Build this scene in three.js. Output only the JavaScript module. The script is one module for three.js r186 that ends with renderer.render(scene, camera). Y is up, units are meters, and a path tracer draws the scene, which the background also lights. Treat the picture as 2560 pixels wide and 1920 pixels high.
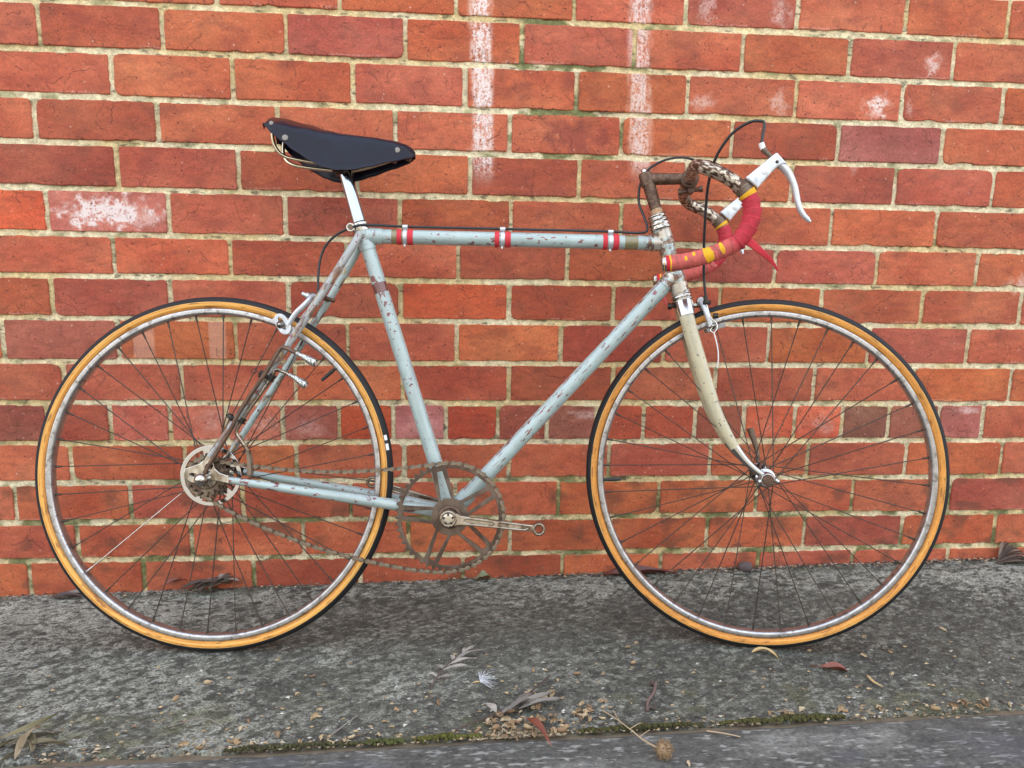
import * as THREE from 'three';
import { mergeGeometries } from 'three/addons/utils/BufferGeometryUtils.js';

// ---------------------------------------------------------------- camera, sky, sun, exposure
const renderer = new THREE.WebGLRenderer({ antialias: true });
renderer.setSize(1024, 768);
renderer.toneMapping = THREE.LinearToneMapping;
renderer.toneMappingExposure = 1.55;
renderer.shadowMap.enabled = true;
const scene = new THREE.Scene();
const camera = new THREE.PerspectiveCamera(52.985, 4 / 3, 0.05, 200);
camera.position.set(-0.1196, 0.7684, 1.7034);
camera.rotation.set(-0.17622, -0.08623, 0.01815, 'YXZ');

const SKY = 1.7;
{
  const w = 256, h = 128, d = new Float32Array(w * h * 4);
  for (let y = 0; y < h; y++) {
    const e = Math.sin(((y + 0.5) / h - 0.5) * Math.PI), k = Math.max(0, e);
    for (let x = 0; x < w; x++) {
      const o = (y * w + x) * 4;
      d[o] = SKY * (1.0 - 0.26 * k); d[o + 1] = SKY * (0.98 - 0.12 * k); d[o + 2] = SKY * (0.95 + 0.12 * k); d[o + 3] = 1;
    }
  }
  const t = new THREE.DataTexture(d, w, h, THREE.RGBAFormat, THREE.FloatType);
  t.mapping = THREE.EquirectangularReflectionMapping; t.magFilter = THREE.LinearFilter; t.minFilter = THREE.LinearFilter; t.needsUpdate = true;
  scene.background = t; scene.environment = t;
}
const sun = new THREE.DirectionalLight(new THREE.Color(1, 0.94, 0.84), 4.0);
sun.position.set(-2.0, 6.2, -4.4); sun.target.position.set(0, 0.4, 0);   // behind the wall: the bicycle stands in open shade, the far side of the lane in the sun
sun.castShadow = true; sun.shadow.radius = 1; sun.shadow.mapSize.set(2048, 2048);
Object.assign(sun.shadow.camera, { left: -7, right: 7, top: 7, bottom: -7, near: 0.5, far: 20 });
scene.add(sun, sun.target);

// ---------------------------------------------------------------- helpers
const V = (x, y, z) => new THREE.Vector3(x, y, z);
function rng(s) { return () => { s |= 0; s = s + 0x6D2B79F5 | 0; let t = Math.imul(s ^ s >>> 15, 1 | s); t = t + Math.imul(t ^ t >>> 7, 61 | t) ^ t; return ((t ^ t >>> 14) >>> 0) / 4294967296; }; }
const lerp = (a, b, t) => a + (b - a) * t, clamp = (x, a = 0, b = 1) => x < a ? a : x > b ? b : x;
const smooth = (a, b, x) => { const t = clamp((x - a) / (b - a)); return t * t * (3 - 2 * t); };
const PERM = new Float32Array(65536); { const r = rng(7); for (let i = 0; i < 65536; i++) PERM[i] = r(); }
function noise(x, y, s = 0) {
  const xi = Math.floor(x), yi = Math.floor(y); let fx = x - xi, fy = y - yi; fx = fx * fx * (3 - 2 * fx); fy = fy * fy * (3 - 2 * fy);
  const h = (a, b) => PERM[(Math.imul(a, 374761) ^ Math.imul(b, 668265 + 2) ^ Math.imul(s, 98251)) >>> 3 & 65535];
  const a = h(xi, yi), b = h(xi + 1, yi), c = h(xi, yi + 1), d = h(xi + 1, yi + 1);
  return a + (b - a) * fx + (c - a) * fy + (a - b - c + d) * fx * fy;
}
function fbm(x, y, o, s = 0) { let v = 0, a = 0.5, n = 0; for (let i = 0; i < o; i++) { v += a * noise(x, y, s + i * 17); n += a; a *= 0.5; x = x * 2.03 + 3.1; y = y * 2.03 + 1.7; } return v / n; }
// a texture from a function that writes sRGB values 0..255 into c
function tex(w, h, fn, color = true, wrap = THREE.RepeatWrapping) {
  const d = new Uint8Array(w * h * 4), c = [0, 0, 0];
  for (let y = 0, o = 0; y < h; y++) for (let x = 0; x < w; x++, o += 4) {
    fn(x, y, c); d[o] = clamp(c[0], 0, 255); d[o + 1] = clamp(c[1], 0, 255); d[o + 2] = clamp(c[2], 0, 255); d[o + 3] = 255;
  }
  const t = new THREE.DataTexture(d, w, h, THREE.RGBAFormat);
  t.wrapS = t.wrapT = wrap; t.magFilter = THREE.LinearFilter; t.minFilter = THREE.LinearMipmapLinearFilter; t.generateMipmaps = true;
  if (color) t.colorSpace = THREE.SRGBColorSpace; t.needsUpdate = true; return t;
}
const std = (color, roughness, metalness = 0, extra = {}) => new THREE.MeshStandardMaterial({ color, roughness, metalness, ...extra });
const phys = (color, roughness, metalness = 0, extra = {}) => new THREE.MeshPhysicalMaterial({ color, roughness, metalness, ...extra });
const used = {};
function numbered(n) { const k = used[n] = (used[n] ?? -1) + 1; return k ? `${n}_${String(k).padStart(3, '0')}` : n; }
function shade(o) { o.traverse(m => { if (m.isMesh) { m.castShadow = true; m.receiveShadow = true; } }); return o; }
function mesh(name, geo, mat, parent) { const m = new THREE.Mesh(Array.isArray(geo) ? join(geo) : geo, mat); m.name = name; m.castShadow = m.receiveShadow = true; if (parent) parent.add(m); return m; }
function join(list) { return mergeGeometries(list.map(g => { let q = g.index ? g.toNonIndexed() : g; for (const k of Object.keys(q.attributes)) if (!['position', 'normal', 'uv', 'color'].includes(k)) q.deleteAttribute(k); return q; })); }
function top(o, name, label, category, group) { o.name = numbered(name); o.userData = { ...o.userData, label, category }; if (group) o.userData.group = group; scene.add(o); return shade(o); }
function ground_part(o, name, label) { o.name = name; o.userData = { kind: 'structure', ...(label ? { label } : {}) }; scene.add(o); return shade(o); }
function group(name, parent) { const g = new THREE.Group(); g.name = name; if (parent) parent.add(g); return g; }
// round section swept along points; uv.x runs along, uv.y round (0.5 faces ref)
function sweep(pts, r, o = {}) {
  const n = o.n ?? 12; if (o.seg) pts = new THREE.CatmullRomCurve3(pts, !!o.closed, 'centripetal').getPoints(o.seg);
  const m = pts.length, pos = [], nor = [], uv = [], idx = []; const a = o.a ?? 1, b = o.b ?? 1;
  let N = (o.ref ?? V(0, 0, 1)).clone(), len = [0]; for (let i = 1; i < m; i++) len.push(len[i - 1] + pts[i].distanceTo(pts[i - 1]));
  for (let i = 0; i < m; i++) {
    const T = pts[Math.min(i + 1, m - 1)].clone().sub(pts[Math.max(i - 1, 0)]).normalize();
    if (o.closed && (i === 0 || i === m - 1)) T.copy(pts[1]).sub(pts[m - 2]).normalize();
    N.addScaledVector(T, -N.dot(T)); if (N.lengthSq() < 1e-6) { N.set(0, 1, 0).addScaledVector(T, -T.y); if (N.lengthSq() < 1e-4) N.set(1, 0, 0).addScaledVector(T, -T.x); } N.normalize();
    const B = T.clone().cross(N), t = len[i] / len[m - 1], R = typeof r === 'function' ? r(t) : r;
    for (let j = 0; j <= n; j++) {
      const th = (j / n - 0.5) * 2 * Math.PI, c = Math.cos(th) * a, s = Math.sin(th) * b;
      pos.push(pts[i].x + (N.x * c + B.x * s) * R, pts[i].y + (N.y * c + B.y * s) * R, pts[i].z + (N.z * c + B.z * s) * R);
      const e = N.clone().multiplyScalar(c / (a * a)).addScaledVector(B, s / (b * b)).normalize(); nor.push(e.x, e.y, e.z); uv.push(t, j / n);
    }
  }
  for (let i = 0; i < m - 1; i++) for (let j = 0; j < n; j++) { const p = i * (n + 1) + j, q = p + n + 1; idx.push(p, p + 1, q, p + 1, q + 1, q); }
  if (!o.open && !o.closed) for (const [i, s] of [[0, -1], [m - 1, 1]]) {
    const T = pts[Math.min(i + 1, m - 1)].clone().sub(pts[Math.max(i - 1, 0)]).normalize().multiplyScalar(s), c0 = pos.length / 3;
    pos.push(pts[i].x, pts[i].y, pts[i].z); nor.push(T.x, T.y, T.z); uv.push(i ? 1 : 0, 0.5);
    for (let j = 0; j <= n; j++) { const k = (i * (n + 1) + j) * 3; pos.push(pos[k], pos[k + 1], pos[k + 2]); nor.push(T.x, T.y, T.z); uv.push(i ? 1 : 0, 0.5); }
    for (let j = 0; j < n; j++) s > 0 ? idx.push(c0, c0 + 1 + j, c0 + 2 + j) : idx.push(c0, c0 + 2 + j, c0 + 1 + j);
  }
  const g = new THREE.BufferGeometry(); g.setAttribute('position', new THREE.Float32BufferAttribute(pos, 3)); g.setAttribute('normal', new THREE.Float32BufferAttribute(nor, 3)); g.setAttribute('uv', new THREE.Float32BufferAttribute(uv, 2)); g.setIndex(idx); if (o.calc) g.computeVertexNormals(); return g;
}
const rod = (a, b, r, n = 12, r2) => sweep([a, b], r2 === undefined ? r : t => lerp(r, r2, t), { n });
// lathe along the z axis (profile as [z, r] pairs)
function turned(prof, n = 32, at = V(0, 0, 0)) { const g = new THREE.LatheGeometry(prof.map(([z, r]) => new THREE.Vector2(r, z)), n); g.rotateX(Math.PI / 2); g.translate(at.x, at.y, at.z); return g; }
// lathe round an arbitrary axis a -> direction d
function spun(prof, a, d, n = 24) { const g = new THREE.LatheGeometry(prof.map(([z, r]) => new THREE.Vector2(r, z)), n); g.applyQuaternion(new THREE.Quaternion().setFromUnitVectors(V(0, 1, 0), d.clone().normalize())); g.translate(a.x, a.y, a.z); return g; }
function plate(pts, z, depth, holes = [], bevel = 0.0006, curve = 8) {
  const s = new THREE.Shape(pts.map(([x, y]) => new THREE.Vector2(x, y))); for (const h of holes) s.holes.push(new THREE.Path(h.map(([x, y]) => new THREE.Vector2(x, y))));
  const g = new THREE.ExtrudeGeometry(s, { depth: depth - 2 * bevel, bevelEnabled: bevel > 0, bevelThickness: bevel, bevelSize: bevel, bevelOffset: -bevel, bevelSegments: 2, curveSegments: curve }); g.translate(0, 0, z - depth / 2 + bevel); return g;
}
const circ = (x, y, r, n = 20, a0 = 0, a1 = Math.PI * 2) => Array.from({ length: n }, (_, i) => { const t = a0 + (a1 - a0) * i / (a1 - a0 > 6.2 ? n : n - 1); return [x + r * Math.cos(t), y + r * Math.sin(t)]; });
const YO = 0.42;
const yWall = x => 0.0005 + 0.0215 * x, yPath = x => -0.0008 + 0.009 * x;
const gy = (x, z) => lerp(yWall(x), yPath(x), smooth(0, 0.32, clamp(z, 0, 0.32)));
const zKerb = x => 0.603 - 0.0158 * x;

// ---------------------------------------------------------------- brick wall
const PITCH = 0.09025;
const rowJoints = [
  [9, [-0.582, -0.339, -0.102, 0.144, 0.382, 0.627, 0.870, 1.105]],
  [8, [-0.929, -0.692, -0.448, -0.207, 0.036, 0.276, 0.511, 0.752, 0.989]],
  [7, [-0.797, -0.557, -0.315, -0.082, 0.155, 0.396, 0.637, 0.880, 1.116]],
  [6, [-0.952, -0.712, -0.470, -0.229, 0.013, 0.255, 0.500, 0.742, 0.984]],
  [5, [-0.798, -0.553, -0.309, -0.071, 0.166, 0.404, 0.642, 0.884, 1.117]],
  [4, [-0.943, -0.701, -0.461, -0.219, 0.019, 0.261, 0.499, 0.743, 0.992]],
  [3, [-0.817, -0.578, -0.335, -0.095, 0.145, 0.383, 0.620, 0.859, 1.102]],
  [2, [-0.949, -0.707, -0.460, -0.220, 0.017, 0.253, 0.497, 0.735, 0.979, 1.221]],
  [1, [-1.056, -0.819, -0.575, -0.336, -0.098, 0.136, 0.373, 0.618, 0.858, 1.103]],
  [0, [-0.938, -0.693, -0.452, -0.217, 0.020, 0.259, 0.498, 0.735, 0.978, 1.222]],
  [-1, [-0.980, -0.849, -0.724, -0.603, -0.481, -0.358, -0.239, -0.120, -0.003, 0.109, 0.224, 0.335, 0.455, 0.573, 0.696, 0.812, 0.928, 1.051, 1.164]],
  [-2, [-0.938, -0.696, -0.455, -0.214, 0.024, 0.257, 0.497, 0.736, 0.980, 1.224]],
  [-3, [-1.063, -0.819, -0.575, -0.336, -0.099, 0.141, 0.379, 0.616, 0.856, 1.101]],
  [-4, [-0.939, -0.691, -0.445, -0.206, 0.030, 0.266, 0.502, 0.743, 0.989, 1.231]],
  [-5, [-1.047, -0.801, -0.558, -0.317, -0.080, 0.155, 0.392, 0.633, 0.872, 1.116]],
];
const kJit = { '-4': 0.001, '-3': -0.001, 1: 0, 2: 0.003, 3: 0.0015, 4: -0.002, 6: 0.001 };
const kY = k => k * PITCH + YO + (kJit[k] ?? 0);
const WX0 = -1.4, WX1 = 1.6, WY0 = -0.12, WY1 = 1.88;            // extent of the wall's colour map
const bricks = [];
{
  const r = rng(11), rows = new Map(rowJoints);
  for (let k = 10; k <= 15; k++) { const o = k % 2 ? -0.582 : -0.69; rows.set(k, Array.from({ length: 9 }, (_, i) => o + i * 0.24 + (r() - 0.5) * 0.008 - 0.24)); }
  for (const [k, js] of rows) {
    const step = k === -1 ? 0.1195 : 0.24, a = js.slice(), n0 = k === -1 ? 4 : 2;
    let lo = 0; while (a[0] > -1.36) { a.unshift(a[0] - step - (r() - 0.5) * 0.006); lo++; } while (a[a.length - 1] < 1.58) a.push(a[a.length - 1] + step + (r() - 0.5) * 0.006);
    for (let i = 0; i + 1 < a.length; i++) {
      const g = 0.0052 + (r() - 0.5) * 0.002, gt = 0.0060 + (r() - 0.5) * 0.002, gb = 0.0062 + (r() - 0.5) * 0.002;
      bricks.push({ k, i: i - lo + 1, x0: a[i] + g, x1: a[i + 1] - g, y0: kY(k) + gb, y1: kY(k + 1) - gt, s: Math.floor(r() * 1e6) });
    }
  }
}
// tone of each fired clay brick (sRGB), with the ones that stand out in the photograph
const toneOf = (() => {
  const special = { '6:8': [160, 92, 82], '4:0': [203, 92, 58], '4:1': [186, 108, 92], '5:0': [152, 66, 56], '1:1': [163, 84, 74], '9:5': [168, 82, 70], '9:6': [178, 87, 68], '8:8': [168, 81, 68], '8:9': [176, 86, 66], '7:8': [174, 86, 68],
    '0:4': [166, 72, 58], '1:6': [160, 66, 56], '3:1': [186, 84, 64], '2:4': [188, 80, 56], '2:5': [160, 68, 52],
    '-1:1': [160, 70, 58], '-1:0': [140, 66, 60], '-1:2': [190, 104, 84], '-1:3': [194, 108, 86], '-1:4': [192, 112, 88], '-1:5': [160, 88, 74], '-1:6': [180, 72, 50], '-1:7': [176, 104, 98], '-1:8': [172, 68, 52], '-1:9': [146, 66, 58], '-1:10': [150, 82, 74], '-1:11': [172, 72, 56], '-1:12': [170, 70, 56], '-1:13': [142, 66, 56], '-1:14': [196, 96, 66], '-1:15': [202, 100, 72], '-1:16': [136, 82, 72], '-1:17': [150, 80, 70], '-1:18': [172, 98, 88] };
  return b => { const q = special[b.k + ':' + b.i]; if (q) return q[1] < 88 ? [q[0], q[1] + 8, q[2] - 1] : q; const r = rng(b.s), t = r(), d = (r() - 0.5) * 22; return [lerp(166, 182, t) + d, lerp(84, 97, t) + d * 0.6, lerp(56, 68, r()) + d * 0.5]; };
})();
const TW = 2048, TH = 1366, mx = TW / (WX1 - WX0), my = TH / (WY1 - WY0);
const owner = new Int16Array(TW * TH).fill(-1), crack = new Float32Array(TW * TH), white = new Float32Array(TW * TH), pit = new Float32Array(TW * TH);
const px = x => (x - WX0) * mx, py = y => (y - WY0) * my;
function dot(buf, x, y, rad, v) { const R = Math.ceil(rad + 1); for (let j = -R; j <= R; j++) for (let i = -R; i <= R; i++) { const X = Math.round(x) + i, Y = Math.round(y) + j; if (X < 0 || Y < 0 || X >= TW || Y >= TH) continue; const d = Math.hypot(X - x, Y - y), c = clamp(rad + 0.5 - d) * v, o = Y * TW + X; if (c > buf[o]) buf[o] = c; } }
bricks.forEach((b, n) => {
  for (let y = Math.max(0, Math.floor(py(b.y0 - 0.006))); y <= Math.min(TH - 1, py(b.y1 + 0.006)); y++) for (let x = Math.max(0, Math.floor(px(b.x0 - 0.005))); x <= Math.min(TW - 1, px(b.x1 + 0.005)); x++) owner[y * TW + x] = n;
  const r = rng(b.s + 5), low = b.k < 0, nc = Math.round((b.k >= 3 && b.x0 > -0.5 && b.x1 < 0.6 ? 18 : low ? 4 : 10) * (0.5 + r()));
  for (let c = 0; c < nc; c++) {                                   // shrinkage cracks wander over the face
    let x = lerp(b.x0, b.x1, r()), y = lerp(b.y0, b.y1, r()), a = r() * 6.28, L = 0.012 + 0.09 * r() * r(), w = 0.3 + 0.6 * r() * r() * r(), al = 0.3 + 0.55 * r();
    let jag = 0; for (let s = 0; s < L; s += 0.0008) { a += (r() - 0.5) * 0.16; if (r() < 0.3) jag = (r() - 0.5) * 2.2; x += Math.cos(a + jag) * 0.0008; y += Math.sin(a + jag) * 0.0008; if (x < b.x0 || x > b.x1 || y < b.y0 || y > b.y1) break; dot(crack, px(x), py(y), w * 0.75 * (1 - 0.5 * s / L), al); if (r() < 0.02) { a += (r() - 0.5) * 1.8; } }
  }
  const np = 18 + r() * 40; for (let c = 0; c < np; c++) { const e = r(); dot(pit, px(lerp(b.x0, b.x1, r())), py(e < 0.35 ? b.y0 + r() * r() * 0.01 : lerp(b.y0, b.y1, r())), 0.3 + r() * 0.9, 0.3 + 0.6 * r()); }
  const ns = 3 + r() * 8; for (let c = 0; c < ns; c++) dot(white, px(lerp(b.x0, b.x1, r())), py(lerp(b.y0, b.y1, r())), 0.2 + r() * 0.9, 0.35 + 0.45 * r());
});
// lime bloom: two long runs below the coping and a number of single patches [x, y, half width, half height, strength]
const bloom = [[-0.825, 0.826, 0.095, 0.040, 1.6], [-0.76, 0.815, 0.06, 0.03, 0.6], [0.822, 1.086, 0.03, 0.026, 0.95], [0.945, 1.178, 0.022, 0.03, 0.7], [0.43, 1.085, 0.03, 0.022, 0.5], [0.60, 1.088, 0.022, 0.03, 0.5], [0.90, 1.085, 0.016, 0.02, 0.5], [0.43, 1.275, 0.028, 0.03, 0.5], [0.59, 1.27, 0.025, 0.03, 0.55], [1.22, 0.70, 0.05, 0.025, 0.6], [0.20, 0.39, 0.045, 0.014, 0.5], [-0.52, 0.375, 0.03, 0.02, 0.3], [0.28, 0.42, 0.03, 0.006, 0.5], [1.12, 0.405, 0.04, 0.012, 0.6], [0.78, 0.955, 0.012, 0.02, 0.3], [-0.63, 0.38, 0.04, 0.03, 0.3], [-0.42, 0.365, 0.04, 0.03, 0.3], [0.76, 0.37, 0.045, 0.03, 0.35], [0.62, 0.37, 0.03, 0.03, 0.2], [-0.17, 0.37, 0.05, 0.03, 0.22]];
const paleBands = [[-0.79, -0.742, 1], [-0.632, -0.592, 1]];        // old paint marks on one brick behind the rear wheel
function runs(x, y) {
  const e = fbm(x * 160, y * 30, 3, 3) - 0.5, f = fbm(x * 420, y * 420, 2, 9);
  const c1 = -0.052 + 0.010 * smooth(1.3, 0.9, y) + e * 0.012, c2 = 0.283 + 0.018 * smooth(1.3, 0.85, y) + e * 0.014;
  const a = smooth(0.030, 0.012, Math.abs(x - c1)) * smooth(0.885, 0.96, y) * 1.05, b = smooth(0.032, 0.010, Math.abs(x - c2)) * smooth(0.90, 0.97, y) * 0.85;
  return Math.max(a, b) * smooth(0.21, 0.67, f * 0.6 + fbm(x * 220, y * 60, 3, 13) * 0.5) * 1.0;
}
const brickMap = tex(TW, TH, (X, Y, c) => {
  const o = Y * TW + X, x = WX0 + (X + 0.5) / mx, y = WY0 + (Y + 0.5) / my, n = owner[o], b = n < 0 ? null : bricks[n], t = b ? (b.tone ??= toneOf(b)) : [178, 76, 58];
  const off = b ? (b.s % 97) * 0.37 : 0, g1 = fbm(x * 9 + off, y * 14 + off, 3, 1) - 0.5, g2 = fbm(x * 55 + off, y * 130, 4, 21) - 0.5, g3 = noise(x * 640, y * 640, 33) - 0.5;
  const soot = smooth(1.2, 0.3, Math.hypot((x - 0.155) / 0.075, (y - 1.0) / 0.035) + (fbm(x * 60, y * 60, 3, 43) - 0.5) * 1.6) * 0.55;
  const v = 1 + g1 * 0.20 + g2 * 0.20 + g3 * 0.22, burn = Math.max(soot, smooth(0.60, 0.78, fbm(x * 13 + off * 3, y * 26, 4, 41)) * 0.26);
  let R = t[0] * v, G = t[1] * (v + g1 * 0.25), B = t[2] * (v + g1 * 0.25); R = lerp(R, 120, burn); G = lerp(G, 56, burn); B = lerp(B, 48, burn);
  // greenish grime specks low on the wall
  const dirt = smooth(0.50, 0.80, fbm(x * 22 + 7, y * 30, 5, 55)) * (y < 0.24 ? 0.5 : 0.18); R = lerp(R, 92, dirt); G = lerp(G, 62, dirt); B = lerp(B, 48, dirt);
  let w = white[o]; if (b) {
    for (const q of bloom) { const dx = (x - q[0]) / q[2], dy = (y - q[1]) / q[3], d = Math.hypot(dx, dy) + (fbm(x * 75, y * 75, 3, 61) - 0.5) * 1.5; if (d < 1.25) w = Math.max(w, smooth(1.15, 0.15, d) * q[4] * smooth(0.25, 0.6, fbm(x * 330, y * 330, 2, 67) + 0.1)); }
    if (y > 0.86) w = Math.max(w, runs(x, y));
    if (b.k === 1 && b.i === 2) for (const q of paleBands) w = Math.max(w, smooth(q[0], q[0] + 0.002, x) * smooth(q[1], q[1] - 0.006, x) * 0.33);
    // thin lime line along some lower arrises
    if (y < b.y0 + 0.0045 + (noise(x * 300, y * 300, 73) - 0.5) * 0.004 && noise(x * 14 + b.s, 1, 71) > 0.80) w = Math.max(w, 0.35 * noise(x * 400, y * 400, 75));
  }
  w = clamp(w); R = lerp(R, 224, w); G = lerp(G, 208, w); B = lerp(B, 203, w);
  const k = Math.max(crack[o], pit[o] * 0.8); R = lerp(R, 62, k); G = lerp(G, 32, k); B = lerp(B, 28, k);
  c[0] = R; c[1] = G; c[2] = B;
}, true, THREE.MirroredRepeatWrapping);
const brickBump = tex(TW, TH, (X, Y, c) => {
  const o = Y * TW + X, x = X / mx, y = Y / my; let h = 150 + (fbm(x * 60, y * 60, 3, 81) - 0.5) * 60 + (noise(x * 680, y * 680, 5) - 0.5) * 46 + (fbm(x * 12, y * 12, 2, 85) - 0.5) * 40;
  h -= crack[o] * 95 + pit[o] * 80; c[0] = c[1] = c[2] = h;
}, false, THREE.MirroredRepeatWrapping);
const brickMat = std(0xffffff, 0.88, 0, { map: brickMap, bumpMap: brickBump, bumpScale: 0.0034 });
const wuv = (x, y) => [(x - WX0) / (WX1 - WX0), (y - WY0) / (WY1 - WY0)];

function brickGeometry(b) {
  const r = rng(b.s + 77), out = [], w = b.x1 - b.x0, nx = Math.max(6, Math.round(w / 0.02)), ny = 4, rr = 0.0016 + 0.002 * r(), j = 0.0009, rag = r() < 0.5 ? 1.3 : 0.7;
  const c = [r(), r(), r(), r()].map(q => q < 0.1 ? 0.011 * (0.6 + r()) : rr * (0.6 + 0.8 * q)), J = k => (r() - 0.5) * 2 * j * k;
  const corner = (cx, cy, a0, rad) => { for (let i = 0; i < 3; i++) { const a = a0 + i * Math.PI / 4; out.push([cx + Math.cos(a) * rad, cy + Math.sin(a) * rad]); } };
  corner(b.x0 + c[0], b.y0 + c[0], Math.PI, c[0]); for (let i = 1; i < nx; i++) out.push([b.x0 + w * i / nx, b.y0 + J(rag) + (r() < 0.10 ? 0.0036 * r() : 0)]);
  corner(b.x1 - c[1], b.y0 + c[1], 1.5 * Math.PI, c[1]); for (let i = 1; i < ny; i++) out.push([b.x1 + J(1), lerp(b.y0, b.y1, i / ny)]);
  corner(b.x1 - c[2], b.y1 - c[2], 0, c[2]); for (let i = nx - 1; i > 0; i--) out.push([b.x0 + w * i / nx, b.y1 + J(1)]);
  corner(b.x0 + c[3], b.y1 - c[3], 0.5 * Math.PI, c[3]); for (let i = ny - 1; i > 0; i--) out.push([b.x0 + J(1), lerp(b.y0, b.y1, i / ny)]);
  const n = out.length, cx = (b.x0 + b.x1) / 2, cy = (b.y0 + b.y1) / 2, pos = [], nor = [], uv = [], idx = [], z0 = (r() - 0.5) * 0.0018, tx = (r() - 0.5) * 0.012, ty = (r() - 0.5) * 0.02;
  const put = (x, y, z, nx2, ny2, nz) => { pos.push(x, y, z); nor.push(nx2, ny2, nz); uv.push(...wuv(x, y)); };
  const zf = (x, y) => z0 + (x - cx) * tx + (y - cy) * ty;
  put(cx, cy, zf(cx, cy), 0, 0, 1);
  const ins = 0.0016; for (const [x, y] of out) { const X = x - Math.sign(x - cx) * ins, Y = y - Math.sign(y - cy) * ins; put(X, Y, zf(X, Y), 0, 0, 1); }
  for (let i = 0; i < n; i++) { const p = out[i], q = out[(i + 1) % n], o = out[(i + n - 1) % n]; let ex = q[1] - o[1], ey = o[0] - q[0]; const l = Math.hypot(ex, ey); ex /= l; ey /= l; p.e = [ex, ey]; put(p[0], p[1], zf(p[0], p[1]) - 0.0022, ex * 0.8, ey * 0.8, 0.6); }
  for (let i = 0; i < n; i++) put(out[i][0], out[i][1], -0.016, out[i].e[0], out[i].e[1], 0);
  for (let i = 0; i < n; i++) { const a = 1 + i, b2 = 1 + (i + 1) % n; idx.push(0, a, b2, a, a + n, b2, b2, a + n, b2 + n, a + n, a + 2 * n, b2 + n, b2 + n, a + 2 * n, b2 + 2 * n); }
  const g = new THREE.BufferGeometry(); g.setAttribute('position', new THREE.Float32BufferAttribute(pos, 3)); g.setAttribute('normal', new THREE.Float32BufferAttribute(nor, 3)); g.setAttribute('uv', new THREE.Float32BufferAttribute(uv, 2)); g.setIndex(idx); return g;
}
const wall = group('brick_wall');
const mortarMap = tex(TW, TH, (X, Y, c) => {
  const x = WX0 + (X + 0.5) / mx, y = WY0 + (Y + 0.5) / my, k = (y - YO) / PITCH, fk = Math.abs(k - Math.round(k)) * PITCH;
  const g = fbm(x * 120, y * 120, 3, 101) - 0.5, f = noise(x * 650, y * 650, 103) - 0.5, l = fbm(x * 5, y * 9, 3, 105), p = fbm(x * 26, y * 40, 4, 107);
  let R = 204, G = 190, B = 154; const yel = smooth(0.5, 0.68, l) * 0.6; R = lerp(R, 190, yel); G = lerp(G, 166, yel); B = lerp(B, 112, yel);
  const cream = smooth(0.52, 0.34, l) * 0.5; R = lerp(R, 208, cream); G = lerp(G, 199, cream); B = lerp(B, 168, cream);
  // algae: a dark patch below the leaking coping and a green tide over the bottom courses
  const mid = smooth(0.26, 0.06, Math.abs(x - 0.14)) * smooth(0.86, 1.0, y) * smooth(1.5, 1.2, y), low = smooth(0.34, 0.16, y);
  const al = clamp(smooth(0.58 - 0.2 * mid - 0.16 * low, 0.82 - 0.2 * mid - 0.14 * low, p) * (0.45 + 0.5 * mid + 0.45 * low)); R = lerp(R, 104, al); G = lerp(G, 106, al); B = lerp(B, 66, al);
  const bl = smooth(0.66, 0.80, fbm(x * 48 + 9, y * 130, 4, 111)) * 0.6; R = lerp(R, 74, bl); G = lerp(G, 68, bl); B = lerp(B, 52, bl);
  const v = 1 + g * 0.34 + f * 0.3; c[0] = R * v; c[1] = G * v; c[2] = B * v;
}, true, THREE.MirroredRepeatWrapping);
const mortarMat = std(0xffffff, 0.95, 0, { map: mortarMap, bumpMap: brickBump, bumpScale: 0.004 });
{ // pointed joints: a relief that is deepest under each brick's lower arris and stands out towards the brick below
  const ys = [], X0 = -1.41, X1 = 1.63; for (let k = -5; k <= 15; k++) { const y = kY(k); for (const d of [-8.5, -6.5, -4.5, -2.5, -0.5, 1.5, 3.5, 5.5, 7.5, 9.5]) ys.push(y + d / 1000); for (let i = 1; i < 9; i++) ys.push(lerp(y + 0.0095, kY(k + 1) - 0.0085, i / 9)); }
  const nx = 620, pos = [], uv = [], idx = [];
  for (const y of ys) for (let i = 0; i <= nx; i++) {
    const x = lerp(X0, X1, i / nx), kf = (y - YO) / PITCH, k = Math.round(kf), d = y - kY(k);
    const rough = (fbm(x * 55, y * 90, 3, 121) - 0.5) * 0.0052 + (noise(x * 190, y * 190, 123) - 0.5) * 0.0016;
    let z = Math.abs(d) < 0.0095 ? -0.0033 - 0.22 * d + rough : -0.0038 + rough;
    const n = owner[clamp(Math.round(py(y)), 0, TH - 1) * TW + clamp(Math.round(px(x)), 0, TW - 1)], b = bricks[n];
    if (b && x > b.x0 + 0.004 && x < b.x1 - 0.004 && y > b.y0 + 0.004 && y < b.y1 - 0.004) z = -0.011; else z = Math.min(z, 0.0006);
    pos.push(x, y, z); uv.push(...wuv(x, y));
  }
  for (let j = 0; j + 1 < ys.length; j++) for (let i = 0; i < nx; i++) { const a = j * (nx + 1) + i, b = a + nx + 1; idx.push(a, a + 1, b, a + 1, b + 1, b); }
  const g = new THREE.BufferGeometry(); g.setAttribute('position', new THREE.Float32BufferAttribute(pos, 3)); g.setAttribute('uv', new THREE.Float32BufferAttribute(uv, 2)); g.setIndex(idx); g.computeVertexNormals();
  mesh('mortar', g, mortarMat, wall);
}
for (const b of bricks) mesh('brick', brickGeometry(b), brickMat, wall);
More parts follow.
